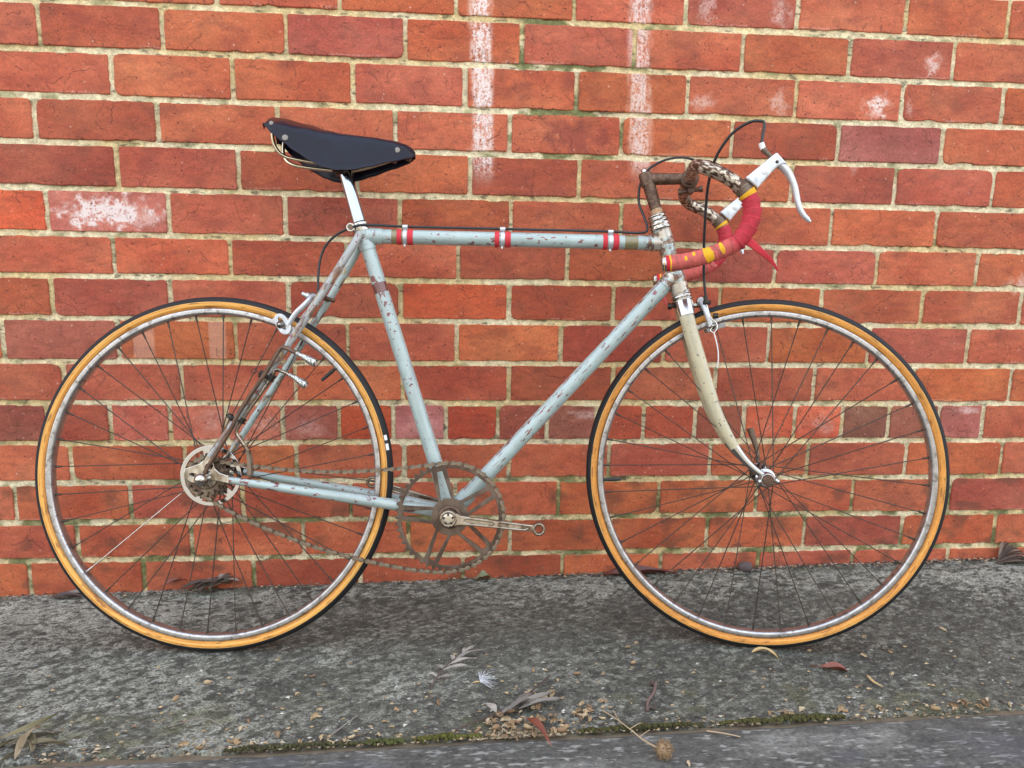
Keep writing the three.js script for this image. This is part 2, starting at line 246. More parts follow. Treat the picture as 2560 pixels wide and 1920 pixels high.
{ // the wall goes on outside the picture
  const list = [], r = rng(5), box = (x0, x1, y0, y1, z0, z1) => { const g = new THREE.BoxGeometry(x1 - x0, y1 - y0, z1 - z0); g.translate((x0 + x1) / 2, (y0 + y1) / 2, (z0 + z1) / 2); const p = g.attributes.position, u = g.attributes.uv; for (let i = 0; i < p.count; i++) u.setXY(i, ...wuv(p.getX(i), p.getY(i))); return g; };
  const xl = {}, xr = {}; for (const b of bricks) { xl[b.k] = Math.min(xl[b.k] ?? 9, b.x0); xr[b.k] = Math.max(xr[b.k] ?? -9, b.x1); }
  for (let k = -5; k <= 27; k++) {
    const y0 = kY(k) + 0.007, y1 = kY(k + 1) - 0.007, st = k === -1 ? 0.1195 : 0.24;
    if (k <= 15) { for (let x = xl[k] - 0.011; x > -4; x -= st) list.push(box(x - st + 0.011, x, y0, y1, -0.016, 0)); for (let x = xr[k] + 0.011; x < 4; x += st) list.push(box(x, x + st - 0.011, y0, y1, -0.016, 0)); }
    else for (let x = -4 + (k % 2) * 0.12; x < 4; x += st) list.push(box(x, x + st - 0.011, y0, y1, -0.016, 0));
  }
  const far = mesh('brick', list, brickMat, wall); far.userData.kind = 'stuff';
  mesh('mortar', [box(-4.1, -1.41, -0.1, 2.95, -0.03, -0.005), box(1.63, 4.2, -0.1, 2.95, -0.03, -0.005), box(-1.41, 1.63, 1.86, 2.95, -0.03, -0.005)], mortarMat, wall);
  mesh('wall_core', [box(-4.1, 4.2, -0.2, 2.95, -0.24, -0.03)], mortarMat, wall);
}
top(wall, 'brick_wall', 'weathered red brick wall with cream mortar joints and white lime streaks', 'wall');

// ---------------------------------------------------------------- pavement, kerb, road
const GX0 = -1.6, GW = 3.2, GD = 0.66;
// exposed aggregate: dark angular stones set in pale cement; dirt has darkened the cement away from the wall
function cells(x, y, sd) { // distance to the nearest and second nearest scattered point, and that cell's own random value
  const xi = Math.floor(x), yi = Math.floor(y); let a = 9, b = 9, id = 0;
  for (let j = -1; j <= 1; j++) for (let i = -1; i <= 1; i++) { const h = (Math.imul(xi + i, 374761) ^ Math.imul(yi + j, 668267) ^ Math.imul(sd, 98251)) >>> 3 & 65535, px2 = i + PERM[h], py2 = j + PERM[(h * 7 + 13) & 65535], d = Math.hypot(px2 - (x - xi), (py2 - (y - yi))); if (d < a) { b = a; a = d; id = PERM[(h * 3 + 5) & 65535]; } else if (d < b) b = d; }
  return [a, b, id];
}
function concrete(x, z) {
  const wx = x + (fbm(x * 90, z * 90, 3, 205) - 0.5) * 0.022, wz = z + (fbm(x * 90 + 9, z * 90, 3, 206) - 0.5) * 0.022, c = cells(wx * 132 + wz * 34, wz * 170, 3), d = cells(wx * 260, wz * 300, 5);
  const area = clamp(0.62 * smooth(0.20, 0.06, z + (fbm(x * 7, z * 7, 3, 207) - 0.5) * 0.14) + 0.55 * smooth(-0.15, -0.7, x + (fbm(x * 5, z * 5, 3, 209) - 0.5) * 0.7) + 0.26 * smooth(0.52, 0.70, fbm(x * 6 + 4, z * 9, 4, 211)) + 0.06);
  const keep = smooth(0.44, 0.66, fbm(x * 85 + z * 30, z * 120, 3, 213) * 0.8 + fbm(x * 14, z * 20, 2, 214) * 0.2 + area * 0.20 - 0.05), gap = c[1] - c[0];
  const pale = clamp((smooth(0.46 + 0.18 * area, 0.08 + 0.14 * area, gap + (fbm(x * 300, z * 300, 2, 215) - 0.5) * 0.5) + 0.45 * smooth(0.4, 0.05, d[1] - d[0]) * noise(x * 120, z * 120, 217)) * keep + (c[2] > 0.86 ? 0.35 * area : 0));
  return { pale, area, id: c[2], gap };
}
const groundMap = tex(2048, 512, (X, Y, c) => {
  const x = GX0 + X / 2048 * GW, z = Y / 512 * GD, k = concrete(x, z), f = noise(x * 520, z * 620, 221) - 0.5, g = fbm(x * 60, z * 60, 3, 223) - 0.5, b = fbm(x * 4, z * 5, 3, 225) - 0.5;
  const v = (0.78 + 0.44 * k.id) * (1 + f * 0.36 + g * 0.4 + b * 0.25); let R = 76 * v, G = 76 * v, B = 68 * v; const w = (0.94 + g * 0.4 + f * 0.3), m = 0.45 + 0.55 * k.area, p = k.pale; R = lerp(R, lerp(106, 160, m) * w, p); G = lerp(G, lerp(106, 161, m) * w, p); B = lerp(B, lerp(95, 149, m) * w, p);
  const sp = smooth(0.90, 0.96, noise(x * 300 + 3, z * 340, 227)) * 0.5; R = lerp(R, 196, sp); G = lerp(G, 196, sp); B = lerp(B, 186, sp);
  const mo = smooth(0.56, 0.76, fbm(x * 16, z * 22, 4, 229)) * smooth(0.33, 0.6, z) * 0.5; R = lerp(R, 84, mo); G = lerp(G, 84, mo); B = lerp(B, 54, mo);
  const gr = smooth(0.50, 0.68, fbm(x * 18, z * 30, 3, 231)) * smooth(0.05, 0.02, z) * 0.6; R = lerp(R, 66, gr); G = lerp(G, 70, gr); B = lerp(B, 54, gr);
  c[0] = R; c[1] = G; c[2] = B;
}, true, THREE.MirroredRepeatWrapping);
const groundBump = tex(2048, 512, (X, Y, c) => { const x = GX0 + X / 2048 * GW, z = Y / 512 * GD, k = concrete(x, z); c[0] = c[1] = c[2] = 60 + smooth(0.02, 0.35, k.gap) * 75 + k.id * 30 + (fbm(x * 90, z * 130, 3, 241) - 0.5) * 80 + (noise(x * 500, z * 560, 243) - 0.5) * 50; }, false, THREE.MirroredRepeatWrapping);
const groundMat = std(0xffffff, 0.9, 0, { map: groundMap, bumpMap: groundBump, bumpScale: 0.006 });
function sheet(xs, zOf, nz, hOf, uvOf) {
  const pos = [], uv = [], idx = []; for (let j = 0; j <= nz; j++) for (const x of xs) { const z = zOf(x, j / nz); pos.push(x, hOf(x, z), z); uv.push(...uvOf(x, z)); }
  const n = xs.length; for (let j = 0; j < nz; j++) for (let i = 0; i + 1 < n; i++) { const a = j * n + i, b = a + n; idx.push(a, b, a + 1, a + 1, b, b + 1); }
  const g = new THREE.BufferGeometry(); g.setAttribute('position', new THREE.Float32BufferAttribute(pos, 3)); g.setAttribute('uv', new THREE.Float32BufferAttribute(uv, 2)); g.setIndex(idx); g.computeVertexNormals(); return g;
}
{
  const xs = []; for (let x = -4; x < -1.45; x += 0.15) xs.push(x); for (let x = -1.45; x < 1.65; x += 0.005) xs.push(x); for (let x = 1.65; x <= 4.05; x += 0.15) xs.push(x);
  const edge = x => zKerb(x) - 0.004 - Math.abs(fbm(x * 30, 1, 3, 251) - 0.5) * 0.022;
  const h = (x, z) => { const e = edge(x); return gy(x, z) + (fbm(x * 45, z * 60, 3, 253) - 0.5) * 0.0045 + (fbm(x * 8, z * 8, 2, 255) - 0.5) * 0.004 - 0.006 * smooth(e - 0.008, e, z) - 0.0; };
  const g = sheet(xs, (x, t) => t >= 1 ? edge(x) + 0.0005 : lerp(-0.02, edge(x), t / 0.99), 120, (x, z) => z > edge(x) ? gy(x, z) - 0.05 : h(x, z), (x, z) => [(x - GX0) / GW, z / GD]);
  ground_part(mesh('pavement', g, groundMat), 'pavement');
}
const kerbMap = tex(1024, 512, (X, Y, c) => {
  const x = X / 1024 * 3.2, z = Y / 512 * 0.5, s = fbm(x * 22, z * 170, 3, 301) - 0.5, p = fbm(x * 6, z * 14, 3, 303), f = noise(x * 320, z * 500, 305) - 0.5, g = fbm(x * 120, z * 160, 2, 307) - 0.5;
  let v = 1 + s * 0.4 + f * 0.34 + g * 0.4, R = 80 * v, G = 80 * v, B = 75 * v; const w = smooth(0.5, 0.7, p) * 0.5; R = lerp(R, 130 * v, w); G = lerp(G, 130 * v, w); B = lerp(B, 124 * v, w);
  const k = smooth(0.66, 0.72, fbm(x * 60, z * 220, 3, 309)) * 0.5; R = lerp(R, 190, k); G = lerp(G, 190, k); B = lerp(B, 184, k); const d = smooth(0.55, 0.72, fbm(x * 9 + 5, z * 12, 3, 311)) * 0.4; R = lerp(R, 74, d); G = lerp(G, 76, d); B = lerp(B, 82, d); c[0] = R; c[1] = G; c[2] = B;
}, true, THREE.MirroredRepeatWrapping);
{
  const xs = []; for (let x = -4; x <= 4.05; x += 0.02) xs.push(x);
  const prof = [[0.003, -0.1], [0.0035, -0.006], [0.006, -0.0015], [0.012, 0], [0.10, 0.0005], [0.20, 0], [0.30, -0.002], [0.315, -0.010], [0.32, -0.14]];
  const pos = [], uv = [], idx = []; for (const [dz, dy] of prof) for (const x of xs) { const z = zKerb(x) + dz + (dz < 0.02 ? (fbm(x * 25, 3, 3, 321) - 0.5) * 0.008 : 0); pos.push(x, yPath(x) + dy + (fbm(x * 9, z * 9, 2, 323) - 0.5) * 0.003, z); uv.push((x + 4) / 3.2, z / 0.5); }
  const n = xs.length; for (let j = 0; j + 1 < prof.length; j++) for (let i = 0; i + 1 < n; i++) { const a = j * n + i, b = a + n; idx.push(a, b, a + 1, a + 1, b, b + 1); }
  const g = new THREE.BufferGeometry(); g.setAttribute('position', new THREE.Float32BufferAttribute(pos, 3)); g.setAttribute('uv', new THREE.Float32BufferAttribute(uv, 2)); g.setIndex(idx); g.computeVertexNormals();
  ground_part(mesh('kerb', g, std(0xffffff, 0.82, 0, { map: kerbMap, bumpMap: kerbMap, bumpScale: 0.0025 })), 'kerb');
  const soil = sheet(xs, (x, t) => zKerb(x) + lerp(-0.03, 0.012, t), 4, (x, z) => yPath(x) - 0.0065 + (fbm(x * 60, z * 200, 3, 331) - 0.5) * 0.006, (x, z) => [x, z]);
  ground_part(mesh('joint_soil', soil, std(new THREE.Color(0.15, 0.115, 0.075), 1)), 'joint_soil');
  const road = new THREE.PlaneGeometry(60, 30); road.rotateX(-Math.PI / 2); road.translate(0, -0.125, 15.6); ground_part(mesh('road', road, std(new THREE.Color(0.055, 0.055, 0.056), 0.95)), 'road');
}

{ // rendered wall on the other side of the lane: it takes the low sky away from the foot of the brick wall
  const g = new THREE.Group(), m = std(new THREE.Color(0.60, 0.56, 0.48), 0.9), bx = (w, h, d, x, y, z) => { const q = new THREE.BoxGeometry(w, h, d); q.translate(x, y, z); return q; };
  mesh('panel', bx(14, 1.9, 0.2, 0, 0.82, 4.3), m, g); mesh('coping', bx(14, 0.08, 0.28, 0, 1.812, 4.3), m, g); top(g, 'lane_wall', 'plain cream rendered wall across the lane, facing the brick wall', 'wall');
}

// ---------------------------------------------------------------- bicycle
// frame coordinates: u forward, v up from the wheel axles, w towards the drive side; the group stands at the rear tyre's contact
const WR = 0.340, WB = 1.0549;
const P = (u, v, w = 0) => V(u, v + WR, w);
const bike = new THREE.Group();
{
  const m = new THREE.Matrix4().makeBasis(V(0.998096, 0.010335, 0.060809), V(0.000718, 0.983850, -0.178995), V(-0.061677, 0.178698, 0.981969));
  bike.quaternion.setFromRotationMatrix(m); bike.position.set(-0.56087, -0.42589 + YO, 0.29664);
}
const HA = THREE.MathUtils.degToRad(73), steerAxis = V(-Math.cos(HA), Math.sin(HA), 0), steerPoint = P(1.0071, -0.0146);
const STEER = new THREE.Matrix4().makeTranslation(steerPoint.x, steerPoint.y, 0).multiply(new THREE.Matrix4().makeRotationAxis(steerAxis, THREE.MathUtils.degToRad(-9.69))).multiply(new THREE.Matrix4().makeTranslation(-steerPoint.x, -steerPoint.y, 0));
const steer = o => { o.applyMatrix4(STEER); return o; };
const SP = (u, v, w = 0) => P(u, v, w).applyMatrix4(STEER);

// paint with chips down to the red primer, in the places where the photograph shows them
function paint(len, seed, o = {}) {
  const W = 1024, H = 160, base = o.base ?? [160, 177, 174], circ = 0.09, bands = o.bands ?? [], marks = o.marks ?? [];
  return tex(W, H, (X, Y, c) => {
    const s = X / W, a = Y / H - 0.5, x = s * len, y = a * circ, g = fbm(x * 60, y * 60, 3, seed) - 0.5, f = noise(x * 900, y * 900, seed + 1) - 0.5, st = fbm(x * 14, y * 120, 3, seed + 2);
    const v = 1 + g * 0.10 + f * 0.05; let R = base[0] * v, G = base[1] * v, B = base[2] * v; const gr = smooth(0.55, 0.75, st) * 0.25; R = lerp(R, 122, gr); G = lerp(G, 132, gr); B = lerp(B, 130, gr);
    for (const [b0, b1, col] of bands) if (s > b0 && s < b1) { R = col[0] * v; G = col[1] * v; B = col[2] * v; }
    let chip = 0; const n1 = fbm(x * (o.fx ?? 110) * 1.5, y * (o.fy ?? 170) * 1.3, 4, seed + 5), n2 = noise(x * 300, y * 330, seed + 9);
    let dens = o.dens ?? 0.0; for (const [s0, s1, a0, a1, k] of marks) { const e = 0.012; dens = Math.max(dens, k * smooth(s0 - e, s0 + e, s) * smooth(s1 + e, s1 - e, s) * smooth(a0 - 0.03, a0 + 0.03, a) * smooth(a1 + 0.03, a1 - 0.03, a)); }
    chip = smooth(0.755 - 0.165 * dens, 0.765 - 0.165 * dens, n1); if (n2 > 0.988 - 0.02 * dens) chip = Math.max(chip, 0.6);
    const rim = smooth(0.735 - 0.165 * dens, 0.75 - 0.165 * dens, n1) * (1 - chip); R = lerp(R, 205, rim * 0.35); G = lerp(G, 212, rim * 0.35); B = lerp(B, 212, rim * 0.35);
    const pr = o.primer ?? [112, 58, 56], pv = 1 + g * 0.6; R = lerp(R, pr[0] * pv, chip); G = lerp(G, pr[1] * pv, chip); B = lerp(B, pr[2] * pv, chip);
    if (o.rust) { const ru = smooth(0.62 - 0.35 * o.rust, 0.74 - 0.35 * o.rust, fbm(x * 40 + 5, y * 60, 4, seed + 13)); const rc = [[104, 74, 58], [128, 90, 66], [92, 74, 66], [150, 120, 76]][Math.floor(noise(x * 70, y * 70, seed + 15) * 3.99)]; R = lerp(R, rc[0] * pv, ru * 0.85); G = lerp(G, rc[1] * pv, ru * 0.85); B = lerp(B, rc[2] * pv, ru * 0.85); }
    if (o.worn) { const wn = smooth(0.5, 0.62, fbm(x * 45, y * 70, 4, seed + 21)) * o.worn; R = lerp(R, 196, wn); G = lerp(G, 192, wn); B = lerp(B, 178, wn); }
    c[0] = R; c[1] = G; c[2] = B;
  });
}
const painted = (len, seed, o) => phys(0xffffff, 0.34, 0, { map: paint(len, seed, o), clearcoat: 0.8, clearcoatRoughness: 0.16 });
// metals
function metalTex(seed, a, b, k, f = 1) { return tex(512, 256, (X, Y, c) => { const x = X / 512, y = Y / 256, n = fbm(x * 26 * f, y * 13 * f, 4, seed), g = noise(x * 200, y * 100, seed + 3) - 0.5, t = smooth(k - 0.09, k + 0.09, n + g * 0.14), v = 1 + g * 0.22; for (let i = 0; i < 3; i++) c[i] = lerp(a[i], b[i], t) * v; }); }
const rustyChrome = std(0xffffff, 0.42, 0.75, { map: metalTex(401, [196, 186, 168], [88, 68, 56], 0.49, 1.8) });
const rustBrown = std(0xffffff, 0.52, 0.55, { map: metalTex(411, [112, 90, 74], [90, 69, 57], 0.5, 0.7) });
const dullBrown = std(0xffffff, 0.5, 0.55, { map: metalTex(421, [128, 112, 96], [92, 76, 64], 0.5, 2) });
const wornSteel = std(0xffffff, 0.32, 0.9, { map: metalTex(431, [176, 166, 150], [110, 94, 78], 0.52, 2) });
const chromeDull = std(0xffffff, 0.22, 1, { map: metalTex(441, [196, 194, 188], [140, 131, 118], 0.58, 2) });
const chrome = std(new THREE.Color(0.50, 0.51, 0.51), 0.14, 1);
const alloy = std(0xffffff, 0.36, 1, { map: metalTex(451, [208, 206, 202], [176, 172, 166], 0.56, 4) });
const alloyPaint = std(0xffffff, 0.4, 0.55, { map: metalTex(455, [205, 210, 214], [186, 190, 194], 0.6, 4) });
const darkMetal = std(new THREE.Color(0.05, 0.045, 0.04), 0.45, 0.7), spokeMat = std(new THREE.Color(0.085, 0.07, 0.058), 0.5, 0.75), brightSpoke = std(new THREE.Color(0.72, 0.7, 0.66), 0.25, 1);
const blackPlastic = std(new THREE.Color(0.02, 0.02, 0.022), 0.45), black = std(new THREE.Color(0.012, 0.012, 0.013), 0.55), whitePaint = std(new THREE.Color(0.75, 0.75, 0.73), 0.5);
const chainMat = std(0xffffff, 0.5, 0.6, { map: metalTex(461, [146, 132, 112], [110, 98, 82], 0.5, 1) });
const chainDark = std(0xffffff, 0.5, 0.6, { map: metalTex(463, [116, 104, 88], [88, 78, 66], 0.5, 1) });
const chainRing = std(0xffffff, 0.45, 0.7, { map: metalTex(465, [112, 98, 86], [88, 74, 64], 0.5, 2) });

// ---- frame
const frame = group('frame', bike);
const seatTop = P(0.2805, 0.4645), bbC = P(0.4515, -0.0740), headTop = P(0.8585, 0.4740), headBot = P(0.8965, 0.3520);
mesh('top_tube', sweep([P(0.284, 0.4595), P(0.866, 0.4500)], 0.0141, { n: 28 }), painted(0.58, 501, { bands: [[0.088, 0.128, [126, 118, 84]], [0.862, 0.906, [126, 118, 84]]], marks: [[0.0, 0.09, -0.2, 0.25, 0.75], [0.42, 0.46, -0.1, 0.2, 0.8], [0.38, 0.44, 0.1, 0.24, 0.9], [0.53, 0.66, -0.06, 0.1, 0.72], [0.34, 0.36, -0.24, -0.18, 0.9], [0.30, 0.38, 0.17, 0.25, 0.7], [0.68, 0.73, -0.02, 0.06, 0.6], [0.925, 1.0, -0.3, 0.3, 1.0], [0.22, 0.26, -0.1, 0.05, 0.42]], fx: 90, fy: 190 }), frame);
mesh('seat_tube', sweep([seatTop, bbC], 0.0142, { n: 28 }), painted(0.565, 511, { bands: [[0.178, 0.212, [104, 58, 54]]], marks: [[0.13, 0.30, -0.05, 0.10, 0.62], [0.15, 0.24, -0.12, 0.14, 0.85], [0.34, 0.44, -0.06, 0.06, 0.5], [0.52, 0.66, -0.04, 0.08, 0.62], [0.84, 0.95, -0.25, 0.15, 0.7]], fx: 100, fy: 140 }), frame);
mesh('down_tube', sweep([bbC, P(0.888, 0.3920)], 0.0146, { n: 28 }), painted(0.64, 521, { dens: 0.05, marks: [[0.2, 1.0, -0.26, -0.10, 0.62], [0.12, 0.5, -0.05, 0.05, 0.35], [0.55, 0.98, -0.02, 0.12, 0.38], [0.9, 0.97, -0.1, 0.1, 0.7], [0.05, 0.16, -0.2, 0.0, 0.4]], fx: 46, fy: 260 }), frame);
const rustyPaint = painted(0.14, 531, { rust: 0.62, worn: 0.75, dens: 0.25 }), lugPaint = painted(0.12, 535, { dens: 0.22, fx: 60, fy: 90 }), lugRust = painted(0.1, 537, { rust: 0.6, worn: 0.9, dens: 0.3 }); lugRust.metalness = 0.55; rustyPaint.metalness = 0.35;
mesh('head_tube', sweep([headBot, headTop], 0.0162, { n: 28 }), rustyPaint, frame);
// lugs
const along = (a, b, t) => a.clone().lerp(b, t);
{
  const ax = headTop.clone().sub(headBot).normalize();
  mesh('head_lug', [sweep([headTop.clone().addScaledVector(ax, 0.003), headTop.clone().addScaledVector(ax, -0.034)], 0.0180, { n: 26 }), sweep([P(0.858, 0.4502), P(0.826, 0.4507)], t => 0.0163 - 0.0006 * t, { n: 24 })], lugRust, frame);
  const dd = P(0.888, 0.3920).sub(bbC).normalize(), e = P(0.888, 0.3920);
  mesh('head_lug', [sweep([headBot.clone().addScaledVector(ax, -0.002), headBot.clone().addScaledVector(ax, 0.042)], 0.0182, { n: 26 }), sweep([e, e.clone().addScaledVector(dd, -0.036)], t => 0.0168 - 0.0006 * t, { n: 24 })], lugRust, frame);
  const sd = bbC.clone().sub(seatTop).normalize();
  mesh('seat_lug', [sweep([seatTop.clone().addScaledVector(sd, -0.016), seatTop.clone().addScaledVector(sd, 0.034)], t => 0.0163 - 0.0008 * t * t, { n: 26 }), sweep([P(0.288, 0.4594), P(0.318, 0.4589)], t => 0.0172 - 0.0018 * t, { n: 24 })], lugPaint, frame);
  mesh('bottom_bracket_shell', [sweep([bbC.clone().add(V(0, 0, -0.034)), bbC.clone().add(V(0, 0, 0.034))], 0.0205, { n: 30, ref: V(0, 1, 0) }), sweep([bbC, bbC.clone().addScaledVector(sd, -0.05)], 0.0160, { n: 24 }), sweep([bbC, bbC.clone().addScaledVector(dd, 0.05)], 0.0164, { n: 24 })], lugPaint, frame);
}
const stayPaint = painted(0.5, 541, { base: [154, 158, 156], rust: 0.36, dens: 0.15, marks: [[0.3, 0.75, -0.3, 0.3, 0.7]], fx: 60, fy: 120 }), stayFar = painted(0.5, 545, { rust: 0.16, dens: 0.12, fx: 60, fy: 120 }), chainPaint = painted(0.42, 549, { dens: 0.2, worn: 0.12, marks: [[0.0, 0.26, -0.5, 0.5, 0.85], [0.3, 0.9, -0.3, 0.3, 0.35]], fx: 60, fy: 130 });
mesh('seat_stay', sweep([P(0.2775, 0.4620, 0.0165), P(0.262, 0.431, 0.0255), P(0.242, 0.3965, 0.031), P(0.1433, 0.2391, 0.043), P(0.0105, 0.0385, 0.058)], t => lerp(0.0078, 0.0066, t), { n: 18, seg: 20 }), stayPaint, frame);
mesh('seat_stay', sweep([P(0.2775, 0.4620, -0.0165), P(0.262, 0.431, -0.0255), P(0.242, 0.3965, -0.031), P(0.1433, 0.2391, -0.043), P(0.0105, 0.0385, -0.058)], t => lerp(0.0078, 0.0066, t), { n: 18, seg: 20 }), stayFar, frame);
mesh('chain_stay', sweep([P(0.036, -0.003, 0.056), P(0.2542, -0.0379, 0.044), P(0.340, -0.0525, 0.034), P(0.430, -0.0695, 0.022)], t => lerp(0.0068, 0.0108, clamp(t * 1.3)), { n: 18, seg: 14 }), chainPaint, frame);
mesh('chain_stay', sweep([P(0.036, -0.003, -0.056), P(0.2542, -0.0379, -0.044), P(0.340, -0.0525, -0.034), P(0.430, -0.0695, -0.022)], t => lerp(0.0068, 0.0108, clamp(t * 1.3)), { n: 18, seg: 14 }), painted(0.42, 551, { dens: 0.15, fx: 60, fy: 130 }), frame);
mesh('brake_bridge', [rod(P(0.206, 0.340, -0.034), P(0.206, 0.340, 0.034), 0.0055, 12), rod(P(0.180, 0.348, 0), P(0.226, 0.334, 0), 0.0042, 10)], rustBrown, frame);
mesh('stay_bridge', rod(P(0.372, -0.058, -0.03), P(0.372, -0.058, 0.03), 0.006, 12), lugPaint, frame);
for (const s of [1, -1]) { // long horizontal drop-outs
  const out = [[-0.036, 0.010], [-0.034, 0.017], [-0.022, 0.021], [-0.008, 0.026], [0.002, 0.034], [0.007, 0.043], [0.014, 0.041], [0.017, 0.030], [0.021, 0.017], [0.030, 0.009], [0.046, 0.004], [0.046, -0.010], [0.026, -0.006], [0.010, -0.004], [-0.008, -0.012], [-0.024, -0.008], [-0.034, -0.001]];
  const hole = [[0.000, 0.018], [0.004, 0.027], [0.010, 0.029], [0.013, 0.020], [0.016, 0.013], [0.006, 0.012]], slot = [[-0.028, 0.005], [-0.026, 0.010], [-0.02, 0.011], [0.008, 0.004], [0.009, -0.001], [0.002, -0.003], [-0.02, 0.0]];
  mesh('dropout', plate(out.map(([x, y]) => [x, y + WR]), s * 0.060, 0.0055, [hole.map(([x, y]) => [x, y + WR]), slot.map(([x, y]) => [x, y + WR])], 0.0012), chromeDull, frame);
}
// cloth bands and clips that hold the cable on the top tube
const tapeRed = std(new THREE.Color(0.55, 0.030, 0.045), 0.75), ttAt = t => P(lerp(0.284, 0.866, t), lerp(0.4595, 0.4500, t));
for (const t of [0.134, 0.457, 0.817]) for (const d of [-0.0115, 0.0095]) { const c = ttAt(t + d / 0.582), wd = d > 0 ? 0.0055 : 0.0045; mesh('cloth_band', spun([[-wd, 0.0139], [-wd, 0.0149], [0, 0.0154], [wd, 0.0149], [wd, 0.0139]], c, V(1, -0.0165, 0.02 * d), 30), tapeRed, frame); }
for (const t of [0.134, 0.457, 0.817]) { const c = ttAt(t - 0.001); mesh('cable_clip', [spun([[-0.0035, 0.0141], [-0.0035, 0.0151], [0.0035, 0.0151], [0.0035, 0.0141]], c, V(1, -0.0165, 0), 30), rod(c.clone().add(V(-0.005, 0.0190, 0.004)), c.clone().add(V(0.005, 0.0190, 0.004)), 0.0042, 10), rod(c.clone().add(V(-0.001, -0.014, 0.003)), c.clone().add(V(-0.001, -0.0185, 0.003)), 0.0022, 8)], alloyPaint, frame); }

// ---- headset, stem
const hax = headTop.clone().sub(headBot).normalize();
mesh('headset_cup', spun([[-0.001, 0.0145], [0, 0.0200], [0.004, 0.0215], [0.008, 0.0185], [0.010, 0.0205], [0.0135, 0.0205], [0.0155, 0.0178], [0.0185, 0.0178], [0.0195, 0.0195], [0.0215, 0.0195], [0.0235, 0.0165], [0.0265, 0.0165], [0.0275, 0.0182], [0.0305, 0.0178], [0.031, 0.013]], headTop.clone().addScaledVector(hax, 0.002), hax, 32), chromeDull, bike);
mesh('headset_cup', spun([[-0.0155, 0.014], [-0.015, 0.0210], [-0.0115, 0.0218], [-0.0105, 0.0188], [-0.0085, 0.0188], [-0.0075, 0.0212], [-0.004, 0.0205], [-0.002, 0.0188], [0, 0.0165]], headBot, hax, 32), chromeDull, bike);
const stem = group('stem', bike);
mesh('stem_body', [sweep([P(0.8510, 0.505), P(0.8370, 0.553), P(0.8310, 0.5735)], t => 0.0112 + 0.0012 * t, { n: 20 }), sweep([P(0.8265, 0.5745), P(0.842, 0.5742), P(0.900, 0.5732)], t => 0.0115 - 0.0008 * t, { n: 20, ref: V(0, 0, 1) }), spun([[-0.014, 0.0112], [-0.012, 0.0132], [0.010, 0.0130], [0.0135, 0.0112], [0.0138, 0.0]], P(0.8290, 0.5740), hax, 20)], rustBrown, stem);
mesh('quill_collar', rod(P(0.8525, 0.500), P(0.8478, 0.516), 0.01145, 20), std(0xffffff, 0.6, 0.3, { map: metalTex(471, [206, 176, 140], [150, 116, 88], 0.5, 2) }), stem);
mesh('bar_clamp', [sweep([P(0.9105, 0.5705, -0.017), P(0.9105, 0.5705, 0.017)], 0.0172, { n: 24, ref: V(0, 1, 0) }), sweep([P(0.9135, 0.551, -0.012), P(0.9135, 0.551, 0.012)], 0.0070, { n: 14, ref: V(0, 1, 0) }), rod(P(0.892, 0.5475, 0.0), P(0.936, 0.5535, 0.0), 0.0042, 10), rod(P(0.890, 0.547, 0), P(0.897, 0.548, 0), 0.007, 6), rod(P(0.929, 0.5525, 0), P(0.936, 0.5535, 0), 0.0065, 6)], rustBrown, stem);
mesh('expander_bolt', spun([[0, 0.0055], [0.006, 0.0055], [0.0075, 0.0045], [0.0078, 0]], P(0.8252, 0.5868), hax, 6), chromeDull, stem);
steer(stem);

// ---- handlebar: from the clamp out to both drops
const HWD = 0.168;
const barPts = s => [P(0.9105, 0.5705, 0), P(0.9105, 0.5703, s * 0.06), P(0.9105, 0.5690, s * 0.105), P(0.9125, 0.5645, s * 0.142), P(0.9220, 0.5570, s * 0.163), P(0.9365, 0.5495, s * HWD), P(0.9510, 0.5430, s * HWD), P(0.9690, 0.5315, s * HWD), P(0.9850, 0.5180, s * HWD), P(0.9970, 0.5020, s * HWD), P(1.0019, 0.4808, s * HWD), P(0.9990, 0.4610, s * HWD), P(0.9905, 0.4425, s * HWD), P(0.9775, 0.4275, s * HWD), P(0.9520, 0.4140, s * HWD), P(0.9180, 0.4025, s * HWD), P(0.8865, 0.3955, s * HWD), P(0.8545, 0.3922, s * HWD)];
const bar = group('handlebar', bike);
const barCurve = {}; for (const s of [1, -1]) barCurve[s] = new THREE.CatmullRomCurve3(barPts(s), false, 'centripetal').getPoints(140);
const cut = (s, a, b) => barCurve[s].slice(Math.round(a * 140), Math.round(b * 140) + 1);
mesh('bar_tube', [sweep(cut(1, 0, 0.55), 0.0122, { n: 20, ref: V(0, 1, 0) }), sweep(cut(-1, 0, 0.6), 0.0122, { n: 20, ref: V(0, 1, 0) })], rustyChrome, bar);
